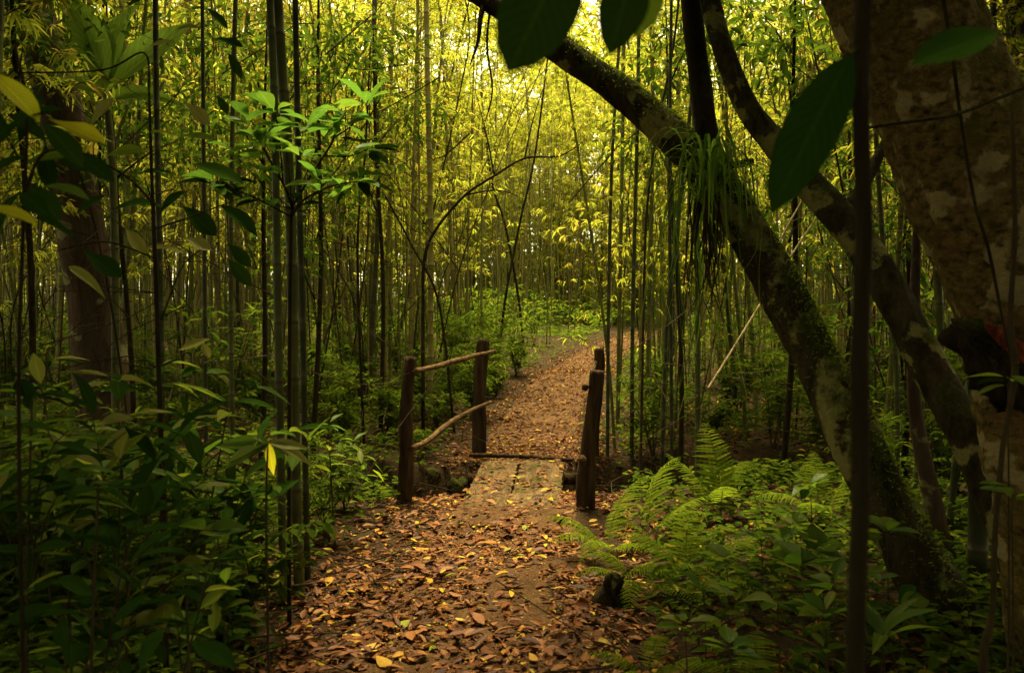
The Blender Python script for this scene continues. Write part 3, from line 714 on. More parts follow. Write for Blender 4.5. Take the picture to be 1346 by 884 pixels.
for pts, r in [([P(640, -2, 5.6), P(632, 20, 5.5), P(628, 55, 5.45), P(618, 85, 5.4)], [.028, .02, .012, .004]),
               ([P(645, 5, 5.55), P(640, 60, 5.5), P(647, 120, 5.5), P(635, 170, 5.5)], [.01, .008, .006, .003]),
               ([P(990, 212, 4.6), P(960, 217, 4.6), P(930, 214, 4.65)], [.02, .024, .03]),
               ([P(520, -80, 6.0), P(480, -200, 5.6), P(470, -420, 5.2)], [.05, .035, .015]),
               ([P(725, 57, 5.3), P(740, -80, 4.9), P(700, -300, 4.4)], [.04, .03, .015])]:
    mb = MB(); trunk_mesh(mb, shift(pts, b), r, 7, 16, .15, 5); mb.build('branch', 'dark_bark', arch)
# moss and small plants on the upper side of the trunk
r = np.random.default_rng(8); pp = spline(shift(ap, b), 400); rad = np.interp(np.linspace(0, 1, 400), np.linspace(0, 1, 14), [.17, .15, .135, .128, .124, .122, .120, .108, .094, .092, .085, .075, .06, .03])
tt = nrm(np.gradient(pp, axis=0)); mb = MB(); n = 5200; i = r.integers(40, 330, n)
side = nrm(np.cross(tt[i], np.array((0, 0, 1.)))); upn = np.cross(side, tt[i]); ang = r.normal(0, .75, n)
dn = side * np.sin(ang)[:, None] + upn * np.cos(ang)[:, None]
scatter(mb, with_width(SMALL, .7), pp[i] + dn * rad[i][:, None] * .98, nrm(dn + r.normal(0, .6, (n, 3))), nrm(r.normal(0, 1, (n, 3))), r.uniform(.008, .03, n), r.random(n))
mo = mb.build('moss', 'fern_leaf', trunk); mo['kind'] = 'stuff'
mb = MB(); crown_leaves(mb, shift([P(250, -420, 7), P(700, -380, 4.6), P(860, -420, 5.2), P(820, -560, 5.5), P(1000, -520, 5.2)], b), [(.9, .9, .5), (.9, 1, .5), (1.1, 1.1, .6), (1.2, 1.2, .6), (1.1, 1.1, .6)], 800, .09, .15, SMALL, 21)
mb.build('crown', 'canopy_leaf', arch)

# second leaning trunk
sp_ = [P(1400, 930, 3.35), P(1362, 800, 3.4), P(1335, 715, 3.45), P(1305, 640, 3.5), P(1268, 565, 3.58), P(1228, 495, 3.7), P(1192, 428, 3.8), P(1150, 350, 3.95), P(1104, 288, 4.1), P(1055, 232, 4.25), P(1012, 180, 4.4), P(980, 138, 4.5), P(957, 85, 4.6), P(940, 28, 4.7), P(926, -40, 4.8), P(905, -180, 5), P(900, -380, 5.2)]
b = sp_[1].copy(); b[2] = gz1(b[0], b[1])
t2 = tag(empty('leaning_tree', b), 'darker leaning trunk behind the large near leaf, bending upright at its top', 'tree')
mb = MB(); trunk_mesh(mb, shift(sp_, b), [.11, .095, .088, .084, .081, .08, .079, .079, .077, .075, .07, .063, .06, .058, .054, .045, .025], 48, 280, .16, 7); mb.build('trunk', 'moss_bark', t2)
mb = MB(); trunk_mesh(mb, shift([P(1104, 288, 4.1), P(1150, 215, 4.3), P(1190, 100, 4.5), P(1200, -150, 4.7)], b), [.04, .03, .025, .015], 8, 24, .12, 9); mb.build('branch', 'dark_bark', t2)
mb = MB(); crown_leaves(mb, shift([P(905, -260, 5), P(1000, -420, 4.8), P(1150, -260, 4.7), P(800, -480, 5)], b), [(1, 1, .5)] * 4, 700, .09, .15, SMALL, 22); mb.build('crown', 'canopy_leaf', t2)

# great lichened trunk
bp = [P(1485, 985, 3.0), P(1444, 860, 3.0), P(1412, 700, 2.98), P(1386, 560, 2.95), P(1354, 430, 2.92), P(1312, 310, 2.92), P(1266, 190, 2.95), P(1219, 80, 3.0), P(1180, -10, 3.05), P(1130, -150, 3.15), P(1070, -380, 3.4), P(1040, -650, 3.7)]
b = bp[1].copy(); b[2] = gz1(b[0], b[1])
t3 = tag(empty('leaning_tree', b), 'thick pale leaning trunk patched with lichen and moss at the right edge', 'tree')
mb = MB(); trunk_mesh(mb, shift(bp, b), [.36, .31, .265, .24, .235, .23, .228, .23, .235, .225, .19, .12], 110, 420, .15, 12); mb.build('trunk', 'lichen_bark', t3)
def lump(mb, a, c, rad, seed, amp=.5, nu=40, nv=30):
    """ragged mass stretched from a to c"""
    a, c = np.array(a), np.array(c); ax = c - a; L = np.linalg.norm(ax); ax = ax / L; u_ = nrm(np.cross(ax, np.array((0, 1., .2)))); v_ = np.cross(ax, u_)
    th_, ph = np.meshgrid(np.linspace(0, 2 * math.pi, nu, endpoint=False), np.linspace(.02, math.pi - .02, nv), indexing='ij')
    X, Y, Z = np.sin(ph) * np.cos(th_), np.sin(ph) * np.sin(th_), -np.cos(ph)
    n_ = lambda f, k: vnoise(X * f + seed + k, Y * f + Z * f * 1.7 + k * 3, seed + k) + vnoise(Y * f - seed, Z * f + X * f * 1.3, seed + k + 5)
    r = 1 + amp * (.8 * n_(1.6, 1) + .55 * n_(4, 2) + .35 * n_(9, 3))
    p = (a + c) / 2 + (X * r * rad)[..., None] * u_ + (Y * r * rad)[..., None] * v_ + (Z * (.8 + .2 * r) * L / 2)[..., None] * ax
    i, j = np.meshgrid(np.arange(nu), np.arange(nv - 1), indexing='ij'); k = (i + 1) % nu
    mb.add(p.reshape(-1, 3), np.stack((i * nv + j, k * nv + j, k * nv + j + 1, i * nv + j + 1), -1).reshape(-1, 4))
mb = MB(); lump(mb, P(1252, 425, 2.70) - b, P(1395, 545, 2.80) - b, .085, 3, .9); stub = mb.build('broken_stub', 'dark_bark', t3)
mb = MB(); lump(mb, P(1300, 428, 2.62) - b, P(1380, 492, 2.66) - b, .028, 5, 1.0); mb.build('rotten_ridge', 'rotten_wood', stub)
mb = MB(); crown_leaves(mb, shift([P(1070, -460, 3.4), P(1200, -560, 3.2), P(950, -620, 3.6), P(1100, -760, 3.4), P(1350, -600, 3.2)], b), [(1.1, 1.1, .5)] * 5, 800, .1, .16, SMALL, 23); mb.build('crown', 'canopy_leaf', t3)

# brown trunk at the left
lp = [foot(150, 7.6) - np.array((0, 0, .15)), P(128, 440, 7.6), P(116, 360, 7.55), P(102, 270, 7.5), P(84, 170, 7.45), P(62, 80, 7.4), P(38, -10, 7.4), P(5, -130, 7.4), P(-40, -300, 7.5)]
b = lp[0].copy()
t4 = tag(empty('tree', b), 'smooth brown tree trunk leaning left behind the leaves at the left edge', 'tree')
mb = MB(); trunk_mesh(mb, shift(lp, b), [.27, .235, .215, .205, .195, .185, .175, .15, .08], 22, 60, .07, 15); mb.build('trunk', 'brown_bark', t4)
mb = MB(); crown_leaves(mb, shift([P(-40, -330, 7.5), P(60, -240, 7.2), P(-140, -260, 7.2), P(20, -420, 7)], b), [(1.4, 1.4, .7)] * 4, 700, .1, .16, SMALL, 24); mb.build('crown', 'canopy_leaf', t4)
for k, (px, d, r0, pts) in enumerate([(1338, 6.0, .085, [(1338, 200), (1340, 0), (1342, -300)])]):
    q = [foot(px, d)] + [P(a, c, d) for a, c in pts]; b = q[0].copy()
    t5 = tag(empty('tree', b), 'straight grey brown trunk at the far right edge behind the lichened trunk', 'tree')
    mb = MB(); trunk_mesh(mb, shift(q, b), [r0 * 1.2, r0, r0, r0 * .7], 14, 40, .08, 16); mb.build('trunk', 'brown_bark', t5)
    mb = MB(); crown_leaves(mb, shift([P(1342, -350, 6), P(1450, -250, 6)], b), [(1.4, 1.4, .7)] * 2, 700, .1, .16, SMALL, 25); mb.build('crown', 'canopy_leaf', t5)
# dark-leaved understory trees among the bamboo
for px_, d_, h_, tops, sd__, lab in [
    (40, 6.4, 5.2, [(30, 60), (-20, 150), (70, 20)], 61, 'dark leaved understory tree at the left edge beside the brown trunk'),
    (175, 7.4, 5.4, [(170, 140), (215, 60), (130, 230), (250, 180)], 62, 'dark leaved understory tree just right of the brown trunk'),
    (330, 7.2, 5.5, [(325, 60), (290, 140), (350, 220), (420, 90)], 63, 'dark leaved understory tree behind the leafy sapling'),
    (110, 9.0, 6.0, [(110, 120), (60, 250), (150, 320), (200, 200)], 68, 'dark leaved understory tree behind the brown trunk'),
    (410, 8.4, 6.0, [(400, 150), (440, 260), (380, 330), (450, 60)], 69, 'dark leaved understory tree right of the thick green bamboo'),
    (1110, 9.0, 6.0, [(1100, 180), (1060, 330), (1130, 60)], 70, 'dark leaved understory tree behind the hanging near leaf'),
    (500, 9.6, 5.5, [(500, 60), (470, 220), (540, 150)], 64, 'dark leaved understory tree left of the crooked sapling'),
    (895, 8.2, 5.5, [(880, 100), (920, 40), (850, 180)], 65, 'dark leaved understory tree right of the far bend'),
    (1030, 6.8, 5.0, [(1030, 60), (1000, 20), (1075, 130), (1060, 250)], 66, 'dark leaved understory tree between the two leaning trunks'),
    (1190, 6.6, 5.0, [(1170, 330), (1210, 240), (1180, 420)], 67, 'dark leaved understory tree below the second leaning trunk')]:
    b = foot(px_, d_); ut = tag(empty('understory_tree', b), lab, 'tree', 'understory trees among the bamboo'); r = np.random.default_rng(sd__)
    top = b + np.array((r.normal(0, .15), r.normal(0, .1), h_)); mb = MB(); trunk_mesh(mb, shift([b, (b * 2 + top) / 3 + np.array((.06, 0, 0)), (b + top * 2) / 3, top], b), [.03, .024, .018, .006], 8, 30, .1, sd__); mb.build('trunk', 'dark_bark', ut)
    cs = []
    for tx, ty in tops:
        c = P(tx, ty, d_ + r.uniform(-.5, .5)); cs.append(c); st = b + (top - b) * np.clip((c[2] - .5 - b[2]) / h_, .1, .95)
        mb = MB(); trunk_mesh(mb, shift([st, (st + c) / 2 + np.array((0, 0, .06)), c], b), [.012, .008, .003], 5, 12, .1, sd__); mb.build('branch', 'dark_bark', ut)
    mb = MB(); crown_leaves(mb, shift(cs, b), [(.55, .5, .38)] * len(cs), 170, .07, .13, with_width(SMALL, .85), sd__); mb.build('crown', 'canopy_leaf', ut)
# slim tree bending between the leaning trunks
cane('young_tree', 'slim brown young tree bending between the two leaning trunks', [foot(1252, 4.4), P(1240, 720, 4.4), P(1222, 640, 4.4), P(1206, 560, 4.4), P(1200, 490, 4.4), P(1202, 400, 4.45), P(1206, 250, 4.5)], [.055, .05, .042, .034, .03, .025, .012], 'brown_bark', cat='tree', nodes=False, rough=.08)
# crooked sapling in front of the bright gap
b = foot(556, 9.8)
ct = tag(empty('crooked_sapling', b), 'thin crooked dark sapling bowing right in front of the bright gap', 'sapling')
mb = MB(); trunk_mesh(mb, shift([b, P(556, 420, 9.8), P(558, 340, 9.8), P(574, 300, 9.8), P(612, 256, 9.8), P(650, 231, 9.8), P(690, 208, 9.8), P(735, 205, 9.8), P(766, 187, 9.8)], b), [.024, .022, .02, .018, .017, .015, .013, .011, .005], 8, 60, .15, 17); mb.build('trunk', 'dark_bark', ct)
for pts in ([P(650, 231, 9.8), P(640, 180, 9.8), P(625, 120, 9.7)], [P(612, 256, 9.8), P(655, 250, 9.7), P(690, 262, 9.6)], [P(690, 208, 9.8), P(700, 160, 9.9), P(716, 110, 10)]):
    mb = MB(); trunk_mesh(mb, shift(pts, b), [.012, .009, .003], 5, 12, .1, 18); mb.build('branch', 'dark_bark', ct)
# lianas
cane('vine', 'pale thin vine hanging before the lichened trunk down to a knot', [P(1330, 150, 2.2), P(1334, 300, 2.2), P(1328, 420, 2.2), P(1334, 490, 2.2), P(1318, 590, 2.2), P(1308, 700, 2.2), P(1304, 800, 2.2), P(1292, 868, 2.2), P(1300, 990, 2.25)], [.006, .006, .0062, .009, .007, .007, .007, .014, .006], 'twig_bark', cat='vine', nodes=False, rough=.2, sides=8)
cane('vine', 'dark vine dangling down the face of the lichened trunk', [P(1230, -60, 2.4), P(1250, 60, 2.4), P(1262, 150, 2.4), P(1280, 260, 2.4), P(1300, 330, 2.4), P(1318, 420, 2.4), P(1340, 520, 2.4)], [.006, .006, .005, .005, .005, .004, .003], 'dark_bark', cat='vine', nodes=False, rough=.2, sides=7)
cane('vine', 'thin twig stretched sideways across the lichened trunk', [P(1130, 170, 2.3), P(1180, 162, 2.3), P(1250, 152, 2.3), P(1310, 130, 2.35), P(1360, 110, 2.4)], [.004, .005, .005, .005], 'dark_bark', cat='vine', nodes=False, rough=.2, sides=6)
cane('vine', 'pale liana slanting up past the arching trunk', [foot(842, 7.0), P(846, 400, 7), P(850, 280, 7), P(862, 180, 7), P(885, 60, 7), P(900, -80, 7)], [.012, .012, .011, .01], 'twig_bark', cat='vine', nodes=False, rough=.15, sides=7)
# unseen trees added so that their crowns shade the camera's side
for x, y, H, s, lab in ((-4.2, -2.6, 8.5, 31, 'broad added shade tree, unseen behind the viewer on the left side'), (4.6, -2.2, 8, 32, 'broad added shade tree, unseen behind the viewer on the right side'), (-5.2, 3.4, 7.5, 33, 'broad added shade tree, unseen beside the left edge of the view'), (5.2, 3.6, 7.5, 34, 'broad added shade tree, unseen beside the right edge of the view'), (-3.4, .4, 6.4, 37, 'leaning added shade tree, unseen above the undergrowth at the lower left'), (2.6, -.9, 7.2, 36, 'leaning added shade tree, unseen, spreading over the viewer'), (0.4, -6.5, 9, 35, 'broad added shade tree, unseen behind the viewer on the path')):
    b = np.array((x, y, gz1(x, y) - .1)); tr = tag(empty('added_shade_tree', b), lab, 'tree', 'added shade trees round the viewer')
    r = np.random.default_rng(s)
    mb = MB(); trunk_mesh(mb, [(0, 0, 0), (.1, .05, H * .3), (.0, .2, H * .6), (.2, 0, H * .9)], [.22, .17, .13, .05], 14, 30, .1, s); mb.build('trunk', 'dark_bark', tr)
    cs = []
    while len(cs) < 20:
        c = np.array((r.uniform(-3.8, 3.8), r.uniform(-3.4, 3.2), H * r.uniform(.66, 1.05)))
        if (abs(c[0] + x) < .8 and c[1] + y > 4.2) or (-2.0 < c[0] + x < -.4 and c[1] + y > 3.9) or (.3 < c[0] + x < 2.6 and c[1] + y > 1.6): continue            # crown gaps shaped to light the path, sapling and right bank
        cs.append(c)
    if s == 37: cs += [np.array((px_ - x, py_ - y, z_)) for px_, py_, z_ in ((-.9, 2.2, 5.0), (-1.9, 2.7, 4.8), (-2.8, 2.2, 5.2), (-1.2, 1.2, 5.4), (-2.2, 3.3, 5.6), (-3.4, 3.2, 5.0), (-.6, 3.0, 6.0), (-1.5, 1.8, 6.2))]  # further crown clusters added to darken the lower left undergrowth
    for c in cs[:6]:
        mb = MB(); trunk_mesh(mb, [(0, .1, H * .45), c * np.array((.5, .5, .85)), c], [.07, .045, .015], 6, 14, .1, s); mb.build('limb', 'dark_bark', tr)
    mb = MB(); crown_leaves(mb, cs, [(1.5, 1.5, .6)] * len(cs), 1150, .16, .26, SMALL, s); mb.build('crown', 'canopy_leaf', tr)

# ------------------------------------------------------------------ understory
# shrubs in the middle distance: variants copied as individuals
def shrub_meshes(seed, H, leaf, ratio, nst):
    r = np.random.default_rng(seed); ms, ml = MB(), MB()
    LP, LD, LL = [], [], []
    for k in range(nst):
        a = r.random() * 6.28; sp = r.uniform(.15, .55); h = H * r.uniform(.55, 1.05)
        q = spline([(0, 0, -.05), (math.cos(a) * sp * h * .35, math.sin(a) * sp * h * .35, h * .5), (math.cos(a) * sp * h + r.normal(0, .05), math.sin(a) * sp * h + r.normal(0, .05), h)], 12)
        tube(ms, q, np.linspace(.007, .002, 12), 4, r.random(), 0, False)
        br = [(q, 3)]
        for _ in range(r.integers(2, 5)):
            i = r.integers(4, 11); aa = r.random() * 6.28; ln = h * r.uniform(.2, .45)
            e = q[i] + np.array((math.cos(aa), math.sin(aa), r.uniform(.1, .5))) * ln
            q2 = spline([q[i], (q[i] + e) / 2 + np.array((0, 0, .04)), e], 8); tube(ms, q2, np.linspace(.004, .0015, 8), 3, r.random(), 0, False); br.append((q2, 1))
        for q2, st in br:
            for i in range(st, len(q2)):
                dv = nrm(q2[min(i + 1, len(q2) - 1)] - q2[i - 1]); s0 = nrm(np.cross(dv, np.array((0, 0, 1.)) + r.normal(0, .3, 3)))
                for sgn in (-1, 1):
                    if r.random() < .15: continue
                    LP.append(q2[i]); LD.append(s0 * sgn + dv * .5 + np.array((0, 0, r.uniform(-.35, .25)))); LL.append(leaf * r.uniform(.6, 1.15))
    LP, LD, LL = np.array(LP), np.array(LD), np.array(LL)
    tp = leaf_tpl(4, 2, ratio, .42, 1.0, .15, .22)
    scatter(ml, tp, LP, LD, nrm(np.array((0, 0, 1.)) + r.normal(0, .28, (len(LP), 3))), LL, r.random(len(LP)))
    return ms.mesh('stem', 'twig_bark'), ml.mesh('foliage', 'shrub_leaf')
SV = [shrub_meshes(500 + k, [.9, .7, 1.1, .55, .8, 1.3][k], [.11, .09, .13, .08, .10, .15][k], [.32, .42, .27, .45, .36, .25][k], [7, 8, 7, 8, 9, 6][k]) for k in range(6)]
def shrub(x, y, k, label, group, sc=1.0, dark=False):
    ms, ml = SV[k % 6]; o = empty('shrub', (x, y, gz1(x, y) - .02)); o.rotation_euler = (0, 0, random.random() * 6.28); o.scale = (sc,) * 3
    link('stem', ms, o); link('foliage', ml, o); tag(o, ('broad leaved ' if k % 6 in (1, 3) else 'narrow leaved ' if k % 6 in (2, 5) else '') + label, 'shrub', group); return o
rs = np.random.default_rng(40); shr = []
def put(n, xr, yr, lab, grp, sc, dmin=.3, cond=None, ks=range(6)):
    c = t_ = 0
    while c < n and t_ < n * 60:
        t_ += 1
        y = rs.uniform(*yr); u = rs.uniform(*xr); x = (u - CX) / FPX * y
        if abs(x - pathx(y)) < (.95 if y < 9 else .86): continue
        if 6.6 < y < 8.5 and abs(x) < 3: continue
        if any((x - a) ** 2 + (y - b_) ** 2 < dmin ** 2 for a, b_ in shr): continue
        shr.append((x, y)); c += 1; shrub(x, y, list(ks)[rs.integers(len(list(ks)))], lab, grp, rs.uniform(*sc))
put(34, (430, 790), (9.0, 16), 'bright low shrub along the left path edge past the railing', 'shrubs along the left path edge', (.7, 1.15), .34)
put(14, (520, 715), (15, 23), 'small far shrub where the path bends out of sight', 'far shrubs by the bend', (.9, 1.4), .5)
put(26, (-60, 470), (8.6, 14), 'dim green shrub under the bamboo in the left thicket', 'shrubs under the left bamboo', (.8, 1.5), .4)
put(12, (180, 470), (4.6, 6.6), 'dark shrub between thick green bamboo and left railing', 'shrubs left of the railing', (.45, .7), .33)
put(48, (850, 1320), (6.5, 14), 'low shrub on the floor behind the arching mossy trunk', 'shrubs behind the arching trunk', (.6, 1.15), .32)
put(14, (1150, 1420), (4.4, 6.5), 'low shrub in the shade under the leaning trunks', 'shrubs under the leaning trunks', (.5, .9), .3)
put(16, (-120, 330), (3.4, 5.6), 'tangled dark shrub in the undergrowth at the lower left', 'shrubs at the lower left', (.7, 1.15), .3)

# plants and stones in the ditch
for x, y, k, sc, lab in ((-.75, 7.75, 0, .55, 'small shrub growing in the ditch beside the planks'), (-1.2, 7.9, 3, .75, 'shrub in the ditch below the lower left rail'), (-1.7, 7.6, 4, .8, 'shrub in the ditch left of the railing'), (-.95, 8.45, 1, .45, 'tiny shrub on the far bank of the ditch'),
                         (1.05, 7.6, 0, .7, 'shrub in the ditch right of the planks'), (1.5, 7.8, 4, .8, 'shrub in the ditch behind the bright fern')):
    shrub(x, y, k, lab, 'shrubs in the ditch', sc)
for k, (x, y, z, r_, lab) in enumerate(((-.55, 8.18, -.22, .13, 'mossy stone in the far ditch bank beside the planks'), (-.82, 8.22, -.12, .10, 'small stone on the far ditch bank under the lower rail'), (-1.15, 8.2, -.3, .16, 'dark stone deep in the ditch bank left of the planks'))):
    mb = MB(); lump(mb, (-r_ * .9, 0, 0), (r_ * .9, .04, .02), r_ * .75, 11 + k, .5, 24, 18); o = mb.build('stone', 'moss_bark'); o.location = (x, y, z); tag(o, lab, 'stone', 'stones in the ditch')

# ground cover, twigs and leaf litter: beyond counting
r = np.random.default_rng(60); mb = MB(); n = 26000
y = 2.2 + 26 * r.random(n) ** 1.6; x = r.uniform(-.85, .85, n) * (y + 1.5)
keep = (np.abs(x - pathx(y)) > .85 + .25 * r.random(n)) & (vnoise(x * .9, y * .9, 8) + .5 > r.random(n) * .75) & ~((x > .6) & (y < 6.5) & (r.random(n) < .2)) & ~((np.abs(y - 7.55) < .55) & (np.abs(x) < 2.5))
x, y = x[keep], y[keep]; n = len(x)
for k in range(7):
    a = r.random(n) * 6.28; h = r.uniform(.02, .22, n)
    Pn = np.stack((x + np.cos(a) * .02, y + np.sin(a) * .02, gz(x, y) + h), -1)
    D = np.stack((np.cos(a), np.sin(a), r.uniform(-.3, .45, n)), -1)
    scatter(mb, SMALL, Pn, D, nrm(np.array((0, 0, 1.)) + r.normal(0, .25, (n, 3))), r.uniform(.04, .10, n), r.random(n))
tag(mb.build('ground_cover', 'cover_leaf'), 'low green seedlings and creepers covering the forest floor', 'ground cover', kind='stuff')

LT = [leaf_tpl(5, 2, w_, pk, .9, f, dr, cu, .0, tw) for w_, pk, f, dr, cu, tw in [(.42, .45, .12, .05, .05, .15), (.34, .5, .08, -.12, .08, -.3), (.52, .45, -.12, .06, -.04, .1), (.27, .4, .35, .2, .0, .5), (.47, .5, .08, -.1, .06, -.1)]]
def on_path(y, u):
    return pathx(y) + np.where(u < 0, u * path_half(y, 1), u * path_half(y, 2))
def surf_z(x, y):
    z = gz(x, y); dxp = np.abs(x - pathx(y))
    z = np.where((dxp < .66), z + .014, z)
    onb = (y > 5.72) & (y < 8.3) & (x > -.44 + (y - 5.75) * .055) & (x < .335 + (y - 5.8) * .082)
    return np.where(onb, np.maximum(z, BZ + .012), z), onb
mb = MB(); mbf = MB()
def litter(mb, n, ys, us, wide, lo, hi, tpls, seed, flat=.35, skipditch=True):
    r = np.random.default_rng(seed)
    y = ys[0] + (ys[1] - ys[0]) * r.random(n) ** 1.25; x = pathx(y) + r.uniform(us[0], us[1], n) * (wide + (0 if wide < 2 else y * .8))
    z, onb = surf_z(x, y)
    bare = (np.abs(x - pathx(y)) < .8) & (y < 12) & (vnoise(x * 1.7, y * 1.7, 5) + .5 * vnoise(x * 5, y * 5, 6) < -.10) & (r.random(n) < .75)
    k = (~onb | (r.random(n) < .33)) & ~bare; x, y, z = x[k], y[k], z[k]; n = len(x)
    a = r.random(n) * 6.28; idx = r.integers(0, len(tpls), n); LLn = lo + (hi - lo) * r.random(n) ** 1.6
    for t_ in range(len(tpls)):
        m_ = idx == t_; q = m_.sum()
        D = np.stack((np.cos(a[m_]), np.sin(a[m_]), r.normal(0, flat * .5, q)), -1)
        Nn = nrm(np.array((0, 0, 1.)) + r.normal(0, flat, (q, 3)))
        scatter(mb, tpls[t_], np.stack((x[m_], y[m_], z[m_] + r.uniform(.004, .02, q)), -1), D, Nn, LLn[m_], r.random(q))
litter(mb, 8500, (2.6, 9.5), (-1, 1), .95, .015, .085, LT, 1, .22)
litter(mb, 9000, (2.6, 9), (-1, 1), .9, .008, .028, [SMALL], 12, .4)
litter(mb, 1900, (4.0, 6.8), (-1.6, .9), 1.0, .02, .085, LT, 9, .22)
litter(mb, 4600, (8.4, 17), (-1, 1), .85, .02, .085, [SMALL, with_width(SMALL, .7)], 2, .2)
litter(mb, 3600, (16, 31), (-1, 1), 1.0, .04, .09, [SMALL], 3, .2)
litter(mb, 15000, (2.4, 12), (-1, 1), 2.0, .03, .11, [SMALL, with_width(SMALL, .8)], 4)
litter(mb, 9000, (9, 24), (-1, 1), 2.0, .05, .12, [SMALL], 6)
tag(mb.build('leaf_litter', 'dry_leaf'), 'brown fallen leaves carpeting the path and forest floor', 'leaf litter', kind='stuff')
LM = []
for k, t_ in enumerate(LT):
    q = MB(); V, Q, A = t_; q.add(V, Q, None, A); LM.append(q.mesh('fallen_leaf', 'dry_leaf'))
r = np.random.default_rng(71)
def place_leaf(name, mesh, parent, pos, D, N, L, wscale=1.0, mat=None):
    X, Y, Z = frame(np.asarray(D, float)[None], np.asarray(N, float)[None])
    o = link(name, mesh, parent)
    m = Matrix(((X[0][0] * L * wscale, Y[0][0] * L, Z[0][0] * L, pos[0]), (X[0][1] * L * wscale, Y[0][1] * L, Z[0][1] * L, pos[1]), (X[0][2] * L * wscale, Y[0][2] * L, Z[0][2] * L, pos[2]), (0, 0, 0, 1)))
    o.matrix_local = m
    return o
for k in range(300):
    y = 3.0 + 5.5 * r.random() ** 1.5; x = float(pathx(y)) + r.uniform(-.95, .75) * (1.0 if y > 6 else 1.05)
    z, onb = surf_z(np.array(x), np.array(y)); a = r.random() * 6.28
    if 6.7 < y < 8.4 and not onb: y = r.uniform(3.2, 6); x = float(pathx(y)) + r.uniform(-.8, .8); z, onb = surf_z(np.array(x), np.array(y))
    place_leaf('fallen_leaf', LM[k % 5], path, (x, y, float(z) + .02), (math.cos(a), math.sin(a), r.normal(0, .12)), nrm(np.array((0, 0, 1.)) + r.normal(0, .17, 3)), r.uniform(.06, .12))
# fallen sticks
mb = MB(); r = np.random.default_rng(81)
for k in range(1100):
    y = 2.6 + 9 * r.random() ** 1.3; x = r.uniform(-.8, .8) * (y + 1)
    if abs(x - pathx(y)) < .7 and r.random() < .9: continue
    a = r.random() * 6.28; L = r.uniform(.2, .9); c = np.array((x, y, gz1(x, y) + r.uniform(.01, .14))); d = np.array((math.cos(a), math.sin(a), r.normal(0, .25))) * L / 2
    tube(mb, spline([c - d, c + r.normal(0, .03, 3), c + d], 6), np.linspace(r.uniform(.003, .008), .002, 6), 4, r.random(), 0, False)
tag(mb.build('fallen_twigs', 'twig_bark'), 'dry twigs lying tangled on the forest floor', 'twigs', kind='stuff')
# tangle of fine dead twigs and creepers hanging in the thicket
mb = MB(); r = np.random.default_rng(82)
for k in range(900):
    y = r.uniform(4.5, 14); px = r.choice([r.uniform(-50, 560), r.uniform(960, 1400), r.uniform(560, 960)], p=[.45, .42, .13]); py = r.uniform(40, 560)
    if 600 < px < 860 and y < 9: continue
    c = P(px, py, y)
    if c[2] < gz1(c[0], c[1]) + .2: continue
    a = r.random() * 6.28; L = r.uniform(.4, 1.3); d = np.array((math.cos(a), math.sin(a), r.normal(.2, .5))) * L / 2
    tube(mb, spline([c - d, c + r.normal(0, .06, 3), c + d * .6 + r.normal(0, .05, 3), c + d + r.normal(0, .1, 3)], 9), np.linspace(r.uniform(.002, .006), .0012, 9), 3, r.random(), 0, False)
tag(mb.build('dead_twigs', 'twig_bark'), 'tangle of fine dead twigs caught among the bamboo', 'twigs', kind='stuff')

# ------------------------------------------------------------------ ferns
def frond_mesh(L, npin, wid, arch_, seed, droop=.5):
    r = np.random.default_rng(seed); mb = MB(); n = 24
    s = np.linspace(0, 1, n)
    rach = np.stack((.03 * np.sin(s * 3 + seed) * L, s * L * (1 - .25 * s * arch_), L * (arch_ * .75 * s - arch_ * .85 * s ** 2.2)), -1)
    tube(mb, rach, np.linspace(.0045, .0012, n), 5, .9, 0, False)
    tg = nrm(np.gradient(rach, axis=0))
    PV = leaf_tpl(9, 2, .145, .22, .75, .10, .28, 0, 0)
    V, Q, A = PV; V = V.copy(); nl = 9
    # lobed pinna edge
    lob = np.where(np.arange(nl + 1) % 2 == 0, .72, 1.15)
    V[:, 0] *= np.repeat(lob, 3)
    for side in (-1, 1):
        f = np.linspace(.14, .985, npin) + r.normal(0, .004, npin); f = np.clip(f, 0, 1)
        i = np.clip((f * (n - 1)).astype(int), 0, n - 2); fr = (f * (n - 1) - i)[:, None]
        Pn = rach[i] * (1 - fr) + rach[i + 1] * fr; T_ = tg[i]
        env = np.sin(np.pi * np.clip((f - .05) / 1.0, 0, 1) ** .62) ** .8 * wid + .012
        sd_ = nrm(np.cross(T_, np.array((0, 0, 1.)))) * side
        upv = np.cross(sd_ * side, T_)
        D = nrm(sd_ + T_ * .38 + np.array((0, 0, -.22)) * droop + r.normal(0, .05, (npin, 3)))
        scatter(mb, (V, Q, A), Pn, D, nrm(upv + r.normal(0, .08, (npin, 3))), env * r.uniform(.92, 1.06, npin), r.random(npin))
    return mb.mesh('frond', 'fern_leaf')
FR = [frond_mesh(1.0, 23, .20, a_, 900 + k) for k, a_ in enumerate([.55, .75, .4, .9])]
def fern(px, d, label, fronds, h0=.05, group='ferns right of the path'):
    h0 = min(h0, .045)
    x = (px - CX) / FPX * d; b = np.array((x, d, gz1(x, d) + h0)); f = tag(empty('fern', b), label, 'fern', group)
    for k, (az, el, L, roll) in enumerate(fronds):
        o = link('frond', FR[k % 4], f); o.rotation_euler = (R(el), R(roll), R(az - 90)); o.scale = (L * .88,) * 3
    mb = MB(); tube(mb, [(0, 0, -h0 - .05), (0, 0, .02)], [.022, .012], 8, .5, .5); mb.build('rootstock', 'dark_bark', f)
    return f
